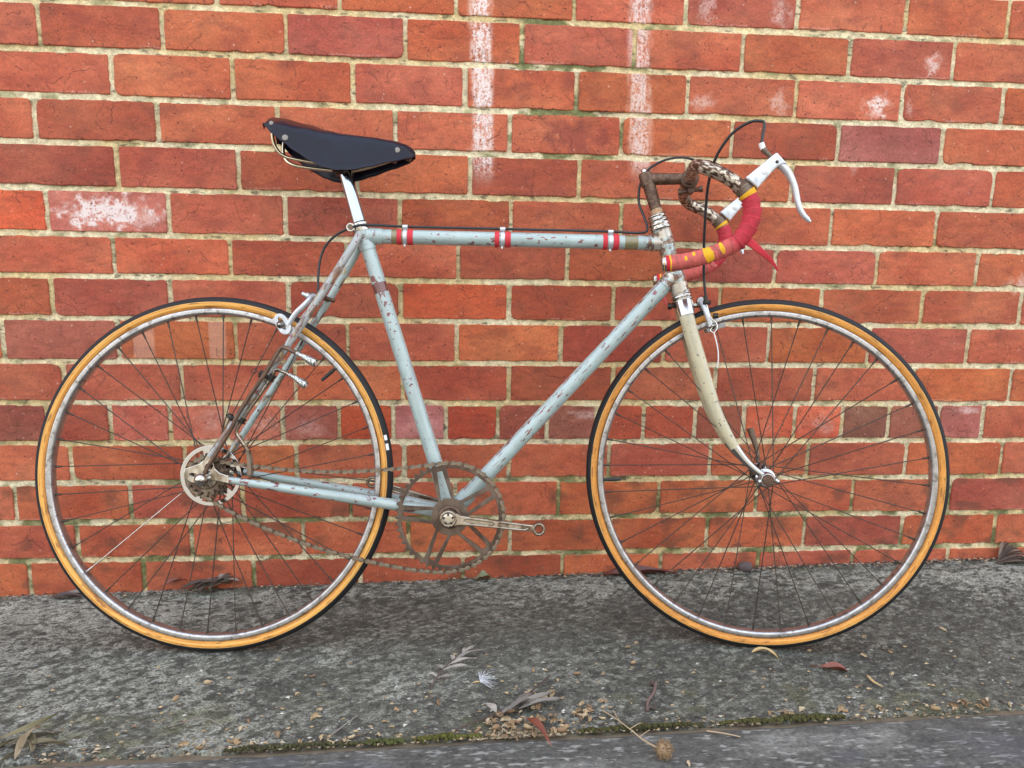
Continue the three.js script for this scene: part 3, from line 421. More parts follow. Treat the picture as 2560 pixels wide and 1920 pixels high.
const tapeTex = (seed, yel) => tex(1024, 128, (X, Y, c) => {
  const s = X / 1024, a = Y / 128 - 0.5, n = fbm(s * 40, a * 9, 4, seed), f = noise(s * 500, a * 60, seed + 1) - 0.5, old = smooth(0.40, 0.50, s + (n - 0.5) * 0.08) * smooth(0.985, 0.95, s), dirt = smooth(0.5, 0.72, fbm(s * 30 + 4, a * 7, 4, seed + 3)) * 0.5, v = 1 + f * 0.16 + (n - 0.5) * 0.2;
  let R = lerp(184, 190, old) * v, G = lerp(50, 90, old) * v, B = lerp(64, 82, old) * v; R = lerp(R, 128, dirt * (0.3 + 0.6 * old)); G = lerp(G, 72, dirt * (0.3 + 0.6 * old)); B = lerp(B, 70, dirt * (0.3 + 0.6 * old));
  let y = 0; if (s < 0.035) y = 1; for (const [s0, a0, rs, ra] of yel) { const d = Math.hypot((s - s0) / rs, (a - a0) / ra) + (n - 0.5) * 0.9; if (d < 1) y = 1; } if (Math.abs(s - 0.948 + (n - 0.5) * 0.01) < 0.006 || s > 0.985) y = 1; if (s > 0.952 && s < 0.985) { R = 190 * v; G = 36 * v; B = 52 * v; }
  R = lerp(R, 226 * v, y); G = lerp(G, 170 * v, y); B = lerp(B, 30 * v, y); c[0] = R; c[1] = G; c[2] = B;
});
// wound cotton tape: each turn overlaps the one before
const wound = (t0, turns, amp) => t => 0.0134 + amp * (1 - ((t * turns) % 1)) * (t < t0 ? 1 : 0.35);
const hiRes = s => new THREE.CatmullRomCurve3(cut(s, 0.5, 1), false, 'centripetal').getPoints(300);
mesh('bar_tape', sweep(hiRes(1), wound(0.42, 15, 0.0032), { n: 24, calc: true }), std(0xffffff, 0.8, 0, { map: tapeTex(601, [[0.655, 0.0, 0.035, 0.22], [0.545, 0.06, 0.016, 0.13], [0.765, 0.1, 0.012, 0.06], [0.83, 0.04, 0.01, 0.05]]) }), bar);
mesh('bar_tape', sweep(hiRes(-1), wound(0.2, 17, 0.0018), { n: 24, calc: true }), std(0xffffff, 0.85, 0, { map: tapeTex(611, []) }), bar);
for (const s of [1, -1]) { const e = barCurve[s][140], d = e.clone().sub(barCurve[s][136]).normalize(); mesh('end_plug', spun([[-0.004, 0.0137], [0.0015, 0.0140], [0.0035, 0.012], [0.005, 0.007], [0.0055, 0]], e, d, 24), chromeDull, bar); }
function ribbon(pts, w, twist, th = 0.0007) { // a flat strip with thickness
  const c = new THREE.CatmullRomCurve3(pts, false, 'centripetal').getPoints(24), out = []; const g = sweep(c, t => w(t), { n: 8, a: 1, b: 0.08, ref: V(Math.sin(twist), Math.cos(twist), 0.4) }); return g;
}
mesh('loose_tape', ribbon([P(0.986, 0.436, 0.171), P(1.000, 0.424, 0.176), P(1.018, 0.408, 0.178), P(1.036, 0.392, 0.172), P(1.046, 0.378, 0.166)], t => lerp(0.0085, 0.0016, t), 0.9), tapeRed, bar);
mesh('loose_tape', ribbon([P(0.932, 0.400, 0.170), P(0.937, 0.389, 0.172), P(0.944, 0.386, 0.172)], t => 0.005 - 0.002 * t, 0.3), std(new THREE.Color(0.62, 0.16, 0.15), 0.85), bar);
mesh('loose_tape', ribbon([P(0.862, 0.385, -0.165), P(0.868, 0.372, -0.160), P(0.874, 0.352, -0.158), P(0.880, 0.338, -0.156)], t => 0.0065 - 0.003 * t, 0.3), std(new THREE.Color(0.60, 0.10, 0.10), 0.85), bar);
steer(bar);
// ---- brake levers
function lever(s, fold) {
  const g = group('brake_lever', bike), T = ([x, y]) => [x, y + WR];
  const body = [[0.9885, 0.5345], [1.0370, 0.5740], [1.0405, 0.5745], [1.0560, 0.5560], [1.0500, 0.5545], [1.0400, 0.5505], [1.0330, 0.5440], [1.0095, 0.5165]];
  mesh('lever_body', plate(body.map(T), s * HWD, 0.021, [], 0.003), alloyPaint, g);
  mesh('lever_clamp', sweep(cut(s, 0.462, 0.518), 0.0145, { n: 20 }), dullBrown, g);
  let bl = [[1.0455, 0.5580], [1.0560, 0.5475], [1.0640, 0.5355], [1.0700, 0.5210], [1.0735, 0.5070], [1.0765, 0.4920], [1.0815, 0.4785], [1.0885, 0.4680], [1.0975, 0.4595]];
  if (fold) { const c = Math.cos(fold), n = Math.sin(fold), q = bl[0]; bl = bl.map(([x, y]) => [q[0] + (x - q[0]) * c - (y - q[1]) * n, q[1] + (x - q[0]) * n + (y - q[1]) * c]); }
  mesh('lever_blade', sweep(bl.map(([x, y]) => P(x, y, s * HWD)), t => t < 0.3 ? lerp(0.0125, 0.0092, t / 0.3) : lerp(0.0092, 0.0070, (t - 0.3) / 0.7) * (t > 0.97 ? 0.6 : 1), { n: 16, seg: 34, a: 0.78, b: 0.62 }), alloyPaint, g);
  mesh('pivot_pin', turned([[0, 0.0028], [0.0012, 0.0026], [0.0016, 0]], 12, P(1.0395, 0.5590, s * (HWD + s * 0.0103)).add(V(0, 0, 0))), darkMetal, g);
  mesh('rivet', turned([[0, 0.0062], [0.0009, 0.0058], [0.0013, 0]], 18, P(1.0200, 0.5440, s * HWD + 0.0105)), alloyPaint, g);
  mesh('adjuster', [rod(P(1.0325, 0.5690, s * HWD), P(1.0195, 0.5820, s * HWD), 0.0042, 12), rod(P(1.0225, 0.5790, s * HWD), P(1.0185, 0.5835, s * HWD), 0.0054, 12)], dullBrown, g);
  mesh('ferrule', rod(P(1.0185, 0.5835, s * HWD), P(1.0150, 0.5935, s * HWD), 0.0050, 12), whitePaint, g);
  return steer(g);
}
lever(1, 0); lever(-1, -0.55);
// ---- cables
const cableMat = std(new THREE.Color(0.018, 0.019, 0.022), 0.35);
const fc = mesh('brake_cable', sweep([P(1.0155, 0.592, 0.168), P(1.0175, 0.606, 0.167), P(1.0200, 0.6215, 0.166), P(1.0195, 0.6295, 0.165), P(1.0140, 0.6320, 0.163), P(1.0000, 0.6330, 0.158), P(0.974, 0.6215, 0.142), P(0.954, 0.598, 0.126), P(0.9432, 0.575, 0.112), P(0.9362, 0.541, 0.095), P(0.9345, 0.510, 0.080), P(0.9340, 0.478, 0.068), P(0.9345, 0.430, 0.050), P(0.9372, 0.379, 0.032), P(0.9390, 0.362, 0.030), P(0.9412, 0.345, 0.028)], 0.0026, { n: 8, seg: 90 }), cableMat, bike); steer(fc);
mesh('brake_cable', sweep([SP(1.017, 0.588, -0.168), SP(1.016, 0.604, -0.165), SP(0.990, 0.624, -0.140), SP(0.960, 0.628, -0.10), SP(0.9289, 0.6200, -0.055), SP(0.9081, 0.6215, -0.035), SP(0.8821, 0.6195, -0.024), SP(0.856, 0.6120, -0.022), SP(0.8316, 0.5965, -0.022), SP(0.8185, 0.572, -0.02), SP(0.8148, 0.5506, -0.018), P(0.8181, 0.5275, -0.014), P(0.8265, 0.503, -0.008), P(0.8310, 0.4835, -0.002), P(0.8290, 0.4725, 0.002), P(0.812, 0.4690, 0.005), P(0.760, 0.4712, 0.0045), P(0.550, 0.4746, 0.0045), P(0.360, 0.4776, 0.0045), P(0.310, 0.4790, 0.008), P(0.278, 0.4770, 0.0175), P(0.2491, 0.4691, 0.012), P(0.2268, 0.4577, 0.006), P(0.2077, 0.4383, 0.002), P(0.1982, 0.4142, 0), P(0.1944, 0.3853, 0), P(0.1950, 0.3500, 0.004)], 0.0025, { n: 8, seg: 160 }), cableMat, bike);

// ---- fork
const fork = group('fork', bike), forkPaint = phys(0xffffff, 0.38, 0, { map: paint(0.3, 561, { base: [182, 173, 142], dens: -0.35, marks: [[0.75, 1, -0.3, 0.3, 0.02]], primer: [80, 70, 56] }), clearcoat: 1, clearcoatRoughness: 0.12 });
for (const s of [1, -1]) {
  const pts = [[0.9010, 0.322, 0.027], [0.9042, 0.312, 0.032], [0.9151, 0.2706, 0.036], [0.9397, 0.1882, 0.041], [0.9619, 0.1224, 0.045], [0.9780, 0.0900, 0.047], [0.9885, 0.0712, 0.048], [1.0005, 0.0531, 0.049], [1.0155, 0.0345, 0.050], [1.0320, 0.0189, 0.051], [1.0500, 0.0055, 0.052]].map(([a, b, w]) => P(a, b, s * w));
  const c = new THREE.CatmullRomCurve3(pts, false, 'centripetal').getPoints(60), r = t => 0.0136 - 0.0078 * smooth(0.25, 1, t) * 0.98;
  const k = 40; const sub = (a, b) => sweep(c.slice(a, b + 1), t => r((a + t * (b - a)) / 60), { n: 22, a: 0.78, b: 1.04 });
  mesh('fork_blade', sub(0, k), forkPaint, fork); mesh('blade_tip', sub(k, 60), std(new THREE.Color(0.44, 0.44, 0.42), 0.16, 1), fork);
  mesh('fork_end', plate([[1.044, 0.012], [1.052, 0.011], [1.062, 0.006], [1.064, -0.004], [1.060, -0.010], [1.050, -0.010], [1.046, -0.002], [1.040, 0.006]].map(([x, y]) => [x, y + WR]), s * 0.0525, 0.005, [], 0.001), chromeDull, fork);
}
mesh('fork_crown', [sweep([P(0.9010, 0.3385, 0), P(0.9045, 0.3200, 0)], t => 0.0190 + 0.001 * t, { n: 22, a: 1.0, b: 0.98 }), sweep([P(0.9025, 0.3315, -0.034), P(0.9025, 0.3315, 0.034)], 0.0125, { n: 20, ref: V(0, 1, 0), a: 0.9, b: 1.25 }), ...[1, -1].map(s => sweep([P(0.9000, 0.3365, s * 0.028), P(0.9065, 0.3085, s * 0.034)], t => 0.0152 - 0.0012 * t, { n: 20, a: 0.82, b: 1.04 }))], chrome, fork);
mesh('crown_bolt', [rod(P(0.872, 0.3275, 0), P(0.935, 0.3290, 0), 0.0038, 10), rod(P(0.872, 0.3275, 0), P(0.879, 0.3276, 0), 0.0072, 6)], darkMetal, fork);
steer(fork);

// ---- saddle and post
const postD = P(0.2457, 0.5797).sub(P(0.273, 0.4867)).normalize();
mesh('seat_post', sweep([P(0.2765, 0.4745), P(0.2430, 0.5890)], t => t > 0.93 ? 0.0118 : 0.0134, { n: 28 }), std(new THREE.Color(0.40, 0.45, 0.50), 0.15, 1), bike);
const clampG = group('seat_clamp', bike);
mesh('clamp_collar', spun([[-0.009, 0.0150], [-0.008, 0.0172], [0.006, 0.0172], [0.009, 0.0160], [0.011, 0.0137]], P(0.2765, 0.4755), postD, 28), chromeDull, clampG);
mesh('clamp_ear', [sweep([P(0.2585, 0.4735, -0.014), P(0.2585, 0.4735, 0.016)], 0.0078, { n: 18, ref: V(0, 1, 0) }), plate([[0.259, 0.466 + WR], [0.276, 0.466 + WR], [0.276, 0.482 + WR], [0.259, 0.481 + WR]], 0, 0.026, [], 0.002)], chromeDull, clampG);
mesh('clamp_bolt', sweep([P(0.2585, 0.4735, 0.0155), P(0.2585, 0.4735, 0.0195)], 0.0052, { n: 16, ref: V(0, 1, 0) }), dullBrown, clampG);
const saddle = group('saddle', bike);
{
  const lut = (l, x) => { if (x <= l[0][0]) return l[0][1]; for (let i = 1; i < l.length; i++) if (x <= l[i][0]) { const t = (x - l[i - 1][0]) / (l[i][0] - l[i - 1][0]), s = t * t * (3 - 2 * t); return lerp(l[i - 1][1], l[i][1], lerp(t, s, 0.5)); } return l[l.length - 1][1]; };
  const topL = [[0.102, 0.679], [0.112, 0.6835], [0.130, 0.681], [0.176, 0.670], [0.218, 0.659], [0.245, 0.6535], [0.298, 0.649], [0.338, 0.6435], [0.362, 0.637], [0.374, 0.630], [0.380, 0.622]];
  const botL = [[0.102, 0.660], [0.110, 0.648], [0.1254, 0.632], [0.1439, 0.6175], [0.1671, 0.601], [0.1933, 0.586], [0.2134, 0.5775], [0.2365, 0.5735], [0.2674, 0.5770], [0.2905, 0.5830], [0.3369, 0.5965], [0.370, 0.606], [0.380, 0.613]];
  const hwL = [[0.102, 0.052], [0.108, 0.064], [0.125, 0.072], [0.150, 0.074], [0.180, 0.066], [0.210, 0.053], [0.240, 0.043], [0.280, 0.033], [0.330, 0.026], [0.362, 0.020], [0.375, 0.013], [0.380, 0.006]];
  const flareL = [[0.102, 1.0], [0.15, 1.0], [0.2, 1.02], [0.236, 1.12], [0.28, 1.15], [0.33, 1.08], [0.38, 1.0]];
  const nu = 46, nv = 40, shell = off => { const pos = [], uv = []; for (let i = 0; i <= nu; i++) for (let j = 0; j <= nv; j++) {
    const u = lerp(0.102, 0.380, i / nu), s = j / nv * 2 - 1, a = Math.abs(s), sg = Math.sign(s) || 1, tp = lut(topL, u), bt = lut(botL, u), hw = lut(hwL, u) - off, dome = lerp(0.026, 0.010, smooth(0.12, 0.28, u)); let w, v;
    if (a < 0.5) { const q = a / 0.5; w = hw * 0.90 * q; v = tp - dome * q * q - off; } else { const q = (a - 0.5) / 0.5, e = tp - dome; const rr = smooth(0, 0.3, q); w = hw * lerp(0.90, lerp(1.0, lut(flareL, u), q), rr); v = lerp(e, bt, Math.pow(q, 1.25)) - off * (1 - q); }
    pos.push(u, v + WR, w * sg); uv.push(i / nu, j / nv); } return { pos, uv }; };
  const A = shell(0), Bq = shell(0.0042), pos = [...A.pos, ...Bq.pos], uv = [...A.uv, ...Bq.uv], idx = [], n0 = (nu + 1) * (nv + 1), id = (i, j) => i * (nv + 1) + j;
  for (let i = 0; i < nu; i++) for (let j = 0; j < nv; j++) { const a = id(i, j), b = id(i, j + 1), c = id(i + 1, j), d = id(i + 1, j + 1); idx.push(a, b, c, b, d, c, a + n0, c + n0, b + n0, b + n0, c + n0, d + n0); }
  for (let i = 0; i < nu; i++) for (const j of [0, nv]) { const a = id(i, j), b = id(i + 1, j); idx.push(a, b, a + n0, b, b + n0, a + n0); }
  for (let j = 0; j < nv; j++) for (const i of [0, nu]) { const a = id(i, j), b = id(i, j + 1); idx.push(a, a + n0, b, b, a + n0, b + n0); }
  const g = new THREE.BufferGeometry(); g.setAttribute('position', new THREE.Float32BufferAttribute(pos, 3)); g.setAttribute('uv', new THREE.Float32BufferAttribute(uv, 2)); g.setIndex(idx); g.computeVertexNormals();
  // dark leather, worn to reddish brown where the rider sits
  const lm = tex(512, 512, (X, Y, c) => { const u = X / 512, s = Math.abs(Y / 256 - 1), n = fbm(u * 14, Y / 512 * 14, 4, 621), f = noise(u * 260, Y / 2, 623) - 0.5, br = smooth(0.56, 0.40, s + (n - 0.5) * 0.22) * smooth(0.62, 0.35, u + (n - 0.5) * 0.2), v = 1 + f * 0.2 + (n - 0.5) * 0.35; c[0] = lerp(15, 74, br) * v; c[1] = lerp(18, 38, br) * v; c[2] = lerp(34, 36, br) * v; });
  mesh('leather_cover', g, phys(0xffffff, 0.36, 0, { map: lm, specularIntensity: 0.55 }), saddle);
  const at = (u, f) => { const tp = lut(topL, u), bt = lut(botL, u), dome = lerp(0.026, 0.010, smooth(0.12, 0.28, u)), e = tp - dome, hw = lut(hwL, u); return { v: lerp(e, bt, Math.pow(f, 1.25)), w: hw * lerp(0.9, lerp(1, lut(flareL, u), f), smooth(0, 0.3, f)) }; };
  for (const [u, f, r] of [[0.1235, 0.25, 0.0042], [0.1495, 0.78, 0.0058], [0.348, 0.45, 0.0056]]) { const q = at(u, f); mesh('rivet', turned([[-0.002, r], [0.0004, r], [0.0009, r * 0.8], [0.0011, 0]], 18, P(u, q.v, q.w)), std(new THREE.Color(0.22, 0.20, 0.18), 0.45, 0.7), saddle); }
  for (const s of [1, -1]) mesh('rail', sweep([P(0.116, 0.652, s * 0.040), P(0.1172, 0.628, s * 0.034), P(0.1255, 0.6115, s * 0.030), P(0.138, 0.6035, s * 0.027), P(0.160, 0.5985, s * 0.025), P(0.200, 0.5935, s * 0.022), P(0.250, 0.590, s * 0.020), P(0.310, 0.602, s * 0.012), P(0.356, 0.616, s * 0.004)], 0.0034, { n: 10, seg: 50 }), std(new THREE.Color(0.62, 0.55, 0.40), 0.28, 1), saddle);
  mesh('saddle_clamp', [sweep([P(0.2385, 0.5905, -0.033), P(0.2385, 0.5905, -0.028), P(0.2385, 0.5905, 0.028), P(0.2385, 0.5905, 0.033)], 0.0150, { n: 20, ref: V(0, 1, 0) }), ...[0.0290, 0.0215, -0.0215, -0.0290].map(w => turned([[-0.003, 0.014], [-0.002, 0.0182], [0.002, 0.0182], [0.003, 0.014]], 24, P(0.2385, 0.5905, w)))], std(0xffffff, 0.5, 0.6, { map: metalTex(481, [72, 46, 34], [34, 26, 22], 0.5, 2) }), saddle);
  mesh('nose_bolt', [rod(P(0.330, 0.613, 0), P(0.368, 0.613, 0), 0.0040, 10), rod(P(0.362, 0.6115, 0.002), P(0.372, 0.606, 0.004), 0.005, 8), rod(P(0.336, 0.606, 0.008), P(0.344, 0.601, 0.012), 0.0055, 8)], rustBrown, saddle);
}

// ---- wheels
const RT = 0.0122, RC = WR - 0.0004 - RT;
function ring(prof, n, close = false) { // lathe round the wheel axis, profile [radius, w], uv.x round the wheel
  const pos = [], uv = [], idx = [], m = prof.length; let L = [0]; for (let i = 1; i < m; i++) L.push(L[i - 1] + Math.hypot(prof[i][0] - prof[i - 1][0], prof[i][1] - prof[i - 1][1]));
  for (let i = 0; i <= n; i++) for (let j = 0; j < m; j++) { const a = i / n * 2 * Math.PI; pos.push(prof[j][0] * Math.cos(a), prof[j][0] * Math.sin(a), prof[j][1]); uv.push(i / n, L[j] / L[m - 1]); }
  for (let i = 0; i < n; i++) for (let j = 0; j + 1 < m; j++) { const a = i * m + j, b = a + m; idx.push(a, b, a + 1, a + 1, b, b + 1); }
  const g = new THREE.BufferGeometry(); g.setAttribute('position', new THREE.Float32BufferAttribute(pos, 3)); g.setAttribute('uv', new THREE.Float32BufferAttribute(uv, 2)); g.setIndex(idx); g.computeVertexNormals();
  const q = g.attributes.normal; for (let j = 0; j < m; j++) { const a = j, b = n * m + j, x = q.getX(a) + q.getX(b), y = q.getY(a) + q.getY(b), z = q.getZ(a) + q.getZ(b), l = Math.hypot(x, y, z); q.setXYZ(a, x / l, y / l, z / l); q.setXYZ(b, x / l, y / l, z / l); }
  return g;
}
const arc = (r, a0, a1, n) => Array.from({ length: n + 1 }, (_, i) => { const a = lerp(a0, a1, i / n); return [RC + r * Math.sin(a), r * Math.cos(a)]; });
const sideTex = (seed, wear) => tex(2048, 48, (X, Y, c) => { // amber gum wall with worn cream fibres and a pale seam at its edges
  const s = X / 2048, y = Y / 48, n = fbm(s * 60, y * 3, 4, seed), st = fbm(s * 30, y * 9, 3, seed + 3), f = noise(s * 1200, y * 12, seed + 5) - 0.5, v = 1 + f * 0.14 + (n - 0.5) * 0.3;
  let R = 204 * v, G = 138 * v, B = 62 * v; const w = smooth(0.70 - 0.22 * wear, 0.85 - 0.18 * wear, st) * 0.85; R = lerp(R, 228, w); G = lerp(G, 172, w); B = lerp(B, 84, w);
  const e = y > 0.90 + (n - 0.5) * 0.06 ? 1 : 0; R = lerp(R, 232, e * 0.8); G = lerp(G, 196, e * 0.8); B = lerp(B, 120, e * 0.8); if (wear > 0.5 && Math.abs(y - 0.62) < 0.10) { R = lerp(R, 232, 0.6); G = lerp(G, 180, 0.6); B = lerp(B, 90, 0.6); }
  const d = smooth(0.66, 0.8, fbm(s * 90, y * 5, 3, seed + 7)) * 0.6; R = lerp(R, 110, d); G = lerp(G, 66, d); B = lerp(B, 30, d); c[0] = R; c[1] = G; c[2] = B; });
const treadMat = std(0xffffff, 0.7, 0, { map: tex(1024, 32, (X, Y, c) => { const n = fbm(X / 14, Y / 5, 3, 641), g = noise(X / 1.5, Y / 1.5, 643); c[0] = 12 + n * 10 + g * 5; c[1] = 12 + n * 10 + g * 5; c[2] = 15 + n * 11 + g * 5; }) });
const rimMat = std(0xffffff, 0.36, 0.95, { map: tex(2048, 64, (X, Y, c) => { const s = X / 2048, y = Y / 64, n = fbm(s * 120, y * 4, 3, 651), f = noise(s * 900, y * 20, 653) - 0.5, d = smooth(0.62, 0.78, fbm(s * 220, y * 8, 3, 655)) * 0.55, v = 1 + f * 0.12 + (n - 0.5) * 0.2; c[0] = lerp(182 * v, 112, d); c[1] = lerp(183 * v, 106, d); c[2] = lerp(184 * v, 100, d); }) });
const treadGeo = ring([...arc(RT + 0.0002, 0.22, 0.27, 1), ...arc(RT + 0.0006, 0.31, Math.PI - 0.31, 18), ...arc(RT + 0.0002, Math.PI - 0.27, Math.PI - 0.22, 1)], 200);
const wallGeo = join([ring(arc(RT, -1.15, 0.30, 12), 200), ring(arc(RT, Math.PI + 1.15, Math.PI - 0.30, 12), 200)]);
const rimGeo = ring([[0.3165, -0.0072], [0.3172, -0.0104], [0.3160, -0.0116], [0.3140, -0.0112], [0.3105, -0.0116], [0.3080, -0.0108], [0.3062, -0.0084], [0.3053, -0.0045], [0.3050, 0], [0.3053, 0.0045], [0.3062, 0.0084], [0.3080, 0.0108], [0.3105, 0.0116], [0.3140, 0.0112], [0.3160, 0.0116], [0.3172, 0.0104], [0.3165, 0.0072], [0.3120, 0.004], [0.3120, -0.004], [0.3165, -0.0072]], 200);
function wheel(name, phase, flangeR, wNear, wFar, seed, wear, silver, valve) {
  const g = group(name, bike);
  mesh('tyre_tread', treadGeo, treadMat, g); mesh('tyre_sidewall', wallGeo, std(0xffffff, 0.6, 0, { map: sideTex(seed, wear) }), g); mesh('rim', rimGeo, rimMat, g);
  for (let k = 0; k < 36; k++) {
    const th = (phase + 10 * k) * Math.PI / 180, near = k % 2 === 0, lead = Math.floor(k / 2) % 2 ? 1 : -1, h = th + lead * 66 * Math.PI / 180, w = near ? wNear : wFar;
    const a = V(0.3045 * Math.cos(th), 0.3045 * Math.sin(th), near ? 0.0012 : -0.0012), b = V(flangeR * Math.cos(h), flangeR * Math.sin(h), w + (lead > 0 ? 0.0014 : -0.0014));
    const d = b.clone().sub(a).normalize(), m1 = a.clone().addScaledVector(d, 0.011);
    mesh('spoke', [rod(m1, b, 0.00105, 6), rod(a.clone().addScaledVector(d, -0.002), m1, 0.0023, 8, 0.0018)], k === silver ? brightSpoke : spokeMat, g);
  }
  const va = valve * Math.PI / 180, vd = V(Math.cos(va), Math.sin(va), 0);
  mesh('valve', [rod(vd.clone().multiplyScalar(0.306), vd.clone().multiplyScalar(0.295), 0.0031, 10), sweep([vd.clone().multiplyScalar(0.296), vd.clone().multiplyScalar(0.292), vd.clone().multiplyScalar(0.277), vd.clone().multiplyScalar(0.271)], t => lerp(0.0040, 0.0032, t), { n: 12 })], blackPlastic, g);
  return g;
}
const rear = wheel('rear_wheel', 7.4, 0.0205, 0.018, -0.034, 701, 1, 21, 41.8); rear.position.copy(P(0, 0, 0));
mesh('hub', turned([[-0.052, 0.004], [-0.0365, 0.007], [-0.0365, 0.0235], [-0.033, 0.0235], [-0.031, 0.013], [-0.01, 0.0095], [0.008, 0.0105], [0.0155, 0.014], [0.0165, 0.0235], [0.0195, 0.0235], [0.020, 0.012], [0.056, 0.0065]], 32), chromeDull, rear);
{ // pierced chrome disc between spokes and sprockets
  const outer = circ(0, 0, 0.0572, 72), holes = []; for (let i = 0; i < 5; i++) { const a0 = i * 1.2566 + 0.62; holes.push([...circ(0, 0, 0.0492, 14, a0, a0 + 0.98), ...circ(0, 0, 0.0290, 8, a0 + 0.86, a0 + 0.12)]); }
  holes.push(circ(0, 0, 0.017, 24)); mesh('spoke_guard', plate(outer, 0.0245, 0.0022, holes, 0.0007), chrome, rear);
}
function cog(r, teeth, w, th, name, parent, mat) { const o = []; for (let i = 0; i < teeth; i++) { const a = i / teeth * 2 * Math.PI, s = 2 * Math.PI / teeth; for (const [f, q] of [[-0.36, r - 0.0042], [-0.14, r + 0.0032], [0.14, r + 0.0032], [0.36, r - 0.0042]]) o.push([q * Math.cos(a + f * s), q * Math.sin(a + f * s)]); } return mesh(name, plate(o, w, th, [circ(0, 0, 0.017, 20)], 0.0003), mat, parent); }
cog(0.0364, 18, 0.0435, 0.0022, 'sprocket', rear, dullBrown); cog(0.0323, 16, 0.0485, 0.0022, 'sprocket', rear, dullBrown); cog(0.0404, 20, 0.0385, 0.0022, 'sprocket', rear, dullBrown);
mesh('freewheel_body', turned([[0.028, 0.0], [0.028, 0.022], [0.0515, 0.0225], [0.0525, 0.0205], [0.0525, 0.014], [0.0545, 0.0135], [0.0548, 0.0]], 32), wornSteel, rear);
mesh('quick_release_nut', [turned([[0.062, 0.0], [0.062, 0.0095], [0.068, 0.0118], [0.078, 0.0122], [0.085, 0.0095], [0.0885, 0.005], [0.0892, 0]], 24, V(0.001, -0.001, 0)), rod(V(0.006, -0.002, 0.066), V(0.017, 0.001, 0.066), 0.0065, 12)], chromeDull, rear);
mesh('quick_release_nut', turned([[-0.062, 0.0], [-0.062, 0.0095], [-0.072, 0.0105], [-0.080, 0.006], [-0.081, 0]], 20), chromeDull, rear);
{ // small printed label on the tread's shoulder
  const pos = [], idx = [], uv = []; for (let i = 0; i <= 10; i++) for (let j = 0; j <= 3; j++) { const a = lerp(8.2, 13.2, i / 10) * Math.PI / 180, c = lerp(0.32, 0.78, j / 3), r = RC + (RT + 0.0009) * Math.sin(c), w = (RT + 0.0009) * Math.cos(c); pos.push(r * Math.cos(a), r * Math.sin(a), w); uv.push(i / 10, j / 3); } for (let i = 0; i < 10; i++) for (let j = 0; j < 3; j++) { const a = i * 4 + j; idx.push(a, a + 4, a + 1, a + 1, a + 4, a + 5); }
  const g = new THREE.BufferGeometry(); g.setAttribute('position', new THREE.Float32BufferAttribute(pos, 3)); g.setAttribute('uv', new THREE.Float32BufferAttribute(uv, 2)); g.setIndex(idx); g.computeVertexNormals();
  mesh('tyre_label', g, std(0xffffff, 0.6, 0, { map: tex(64, 32, (X, Y, c) => { const d = X > 26 && X < 42 ? 40 : 226; c[0] = c[1] = c[2] = d; }), side: THREE.DoubleSide }), rear);
}
const front = wheel('front_wheel', 7.6, 0.0165, 0.034, -0.034, 721, 0.25, -1, 183); front.position.copy(P(WB, 0, 0));
mesh('hub', turned([[-0.050, 0.004], [-0.0365, 0.008], [-0.0365, 0.0182], [-0.033, 0.0182], [-0.031, 0.012], [-0.012, 0.0085], [0.012, 0.0085], [0.031, 0.012], [0.033, 0.0182], [0.0365, 0.0182], [0.037, 0.013], [0.044, 0.012], [0.0445, 0.0085], [0.052, 0.0075]], 32), chrome, front);
mesh('quick_release_nut', [turned([[0.0545, 0.0], [0.0545, 0.0130], [0.059, 0.0140], [0.0615, 0.0128], [0.062, 0.0118], [0.062, 0]], 28), rod(V(0.013, 0.001, 0.058), V(0.019, -0.003, 0.058), 0.005, 10), rod(V(-0.016, -0.004, 0.058), V(-0.012, -0.002, 0.058), 0.005, 10)], chrome, front);
mesh('axle_cap', turned([[0.0615, 0.0], [0.0615, 0.0112], [0.069, 0.0108], [0.0705, 0.0098], [0.0707, 0]], 28), rustBrown, front);
mesh('quick_release_lever', [turned([[-0.0545, 0], [-0.0545, 0.011], [-0.068, 0.012], [-0.071, 0.008], [-0.0712, 0]], 20), sweep([V(0.002, 0.006, -0.068), V(0.004, 0.030, -0.072), V(0.001, 0.045, -0.075), V(-0.011, 0.083, -0.078)], t => t < 0.35 ? 0.0038 : lerp(0.0045, 0.0072, (t - 0.35) / 0.65), { n: 12, seg: 20 })], dullBrown, front);
steer(front);

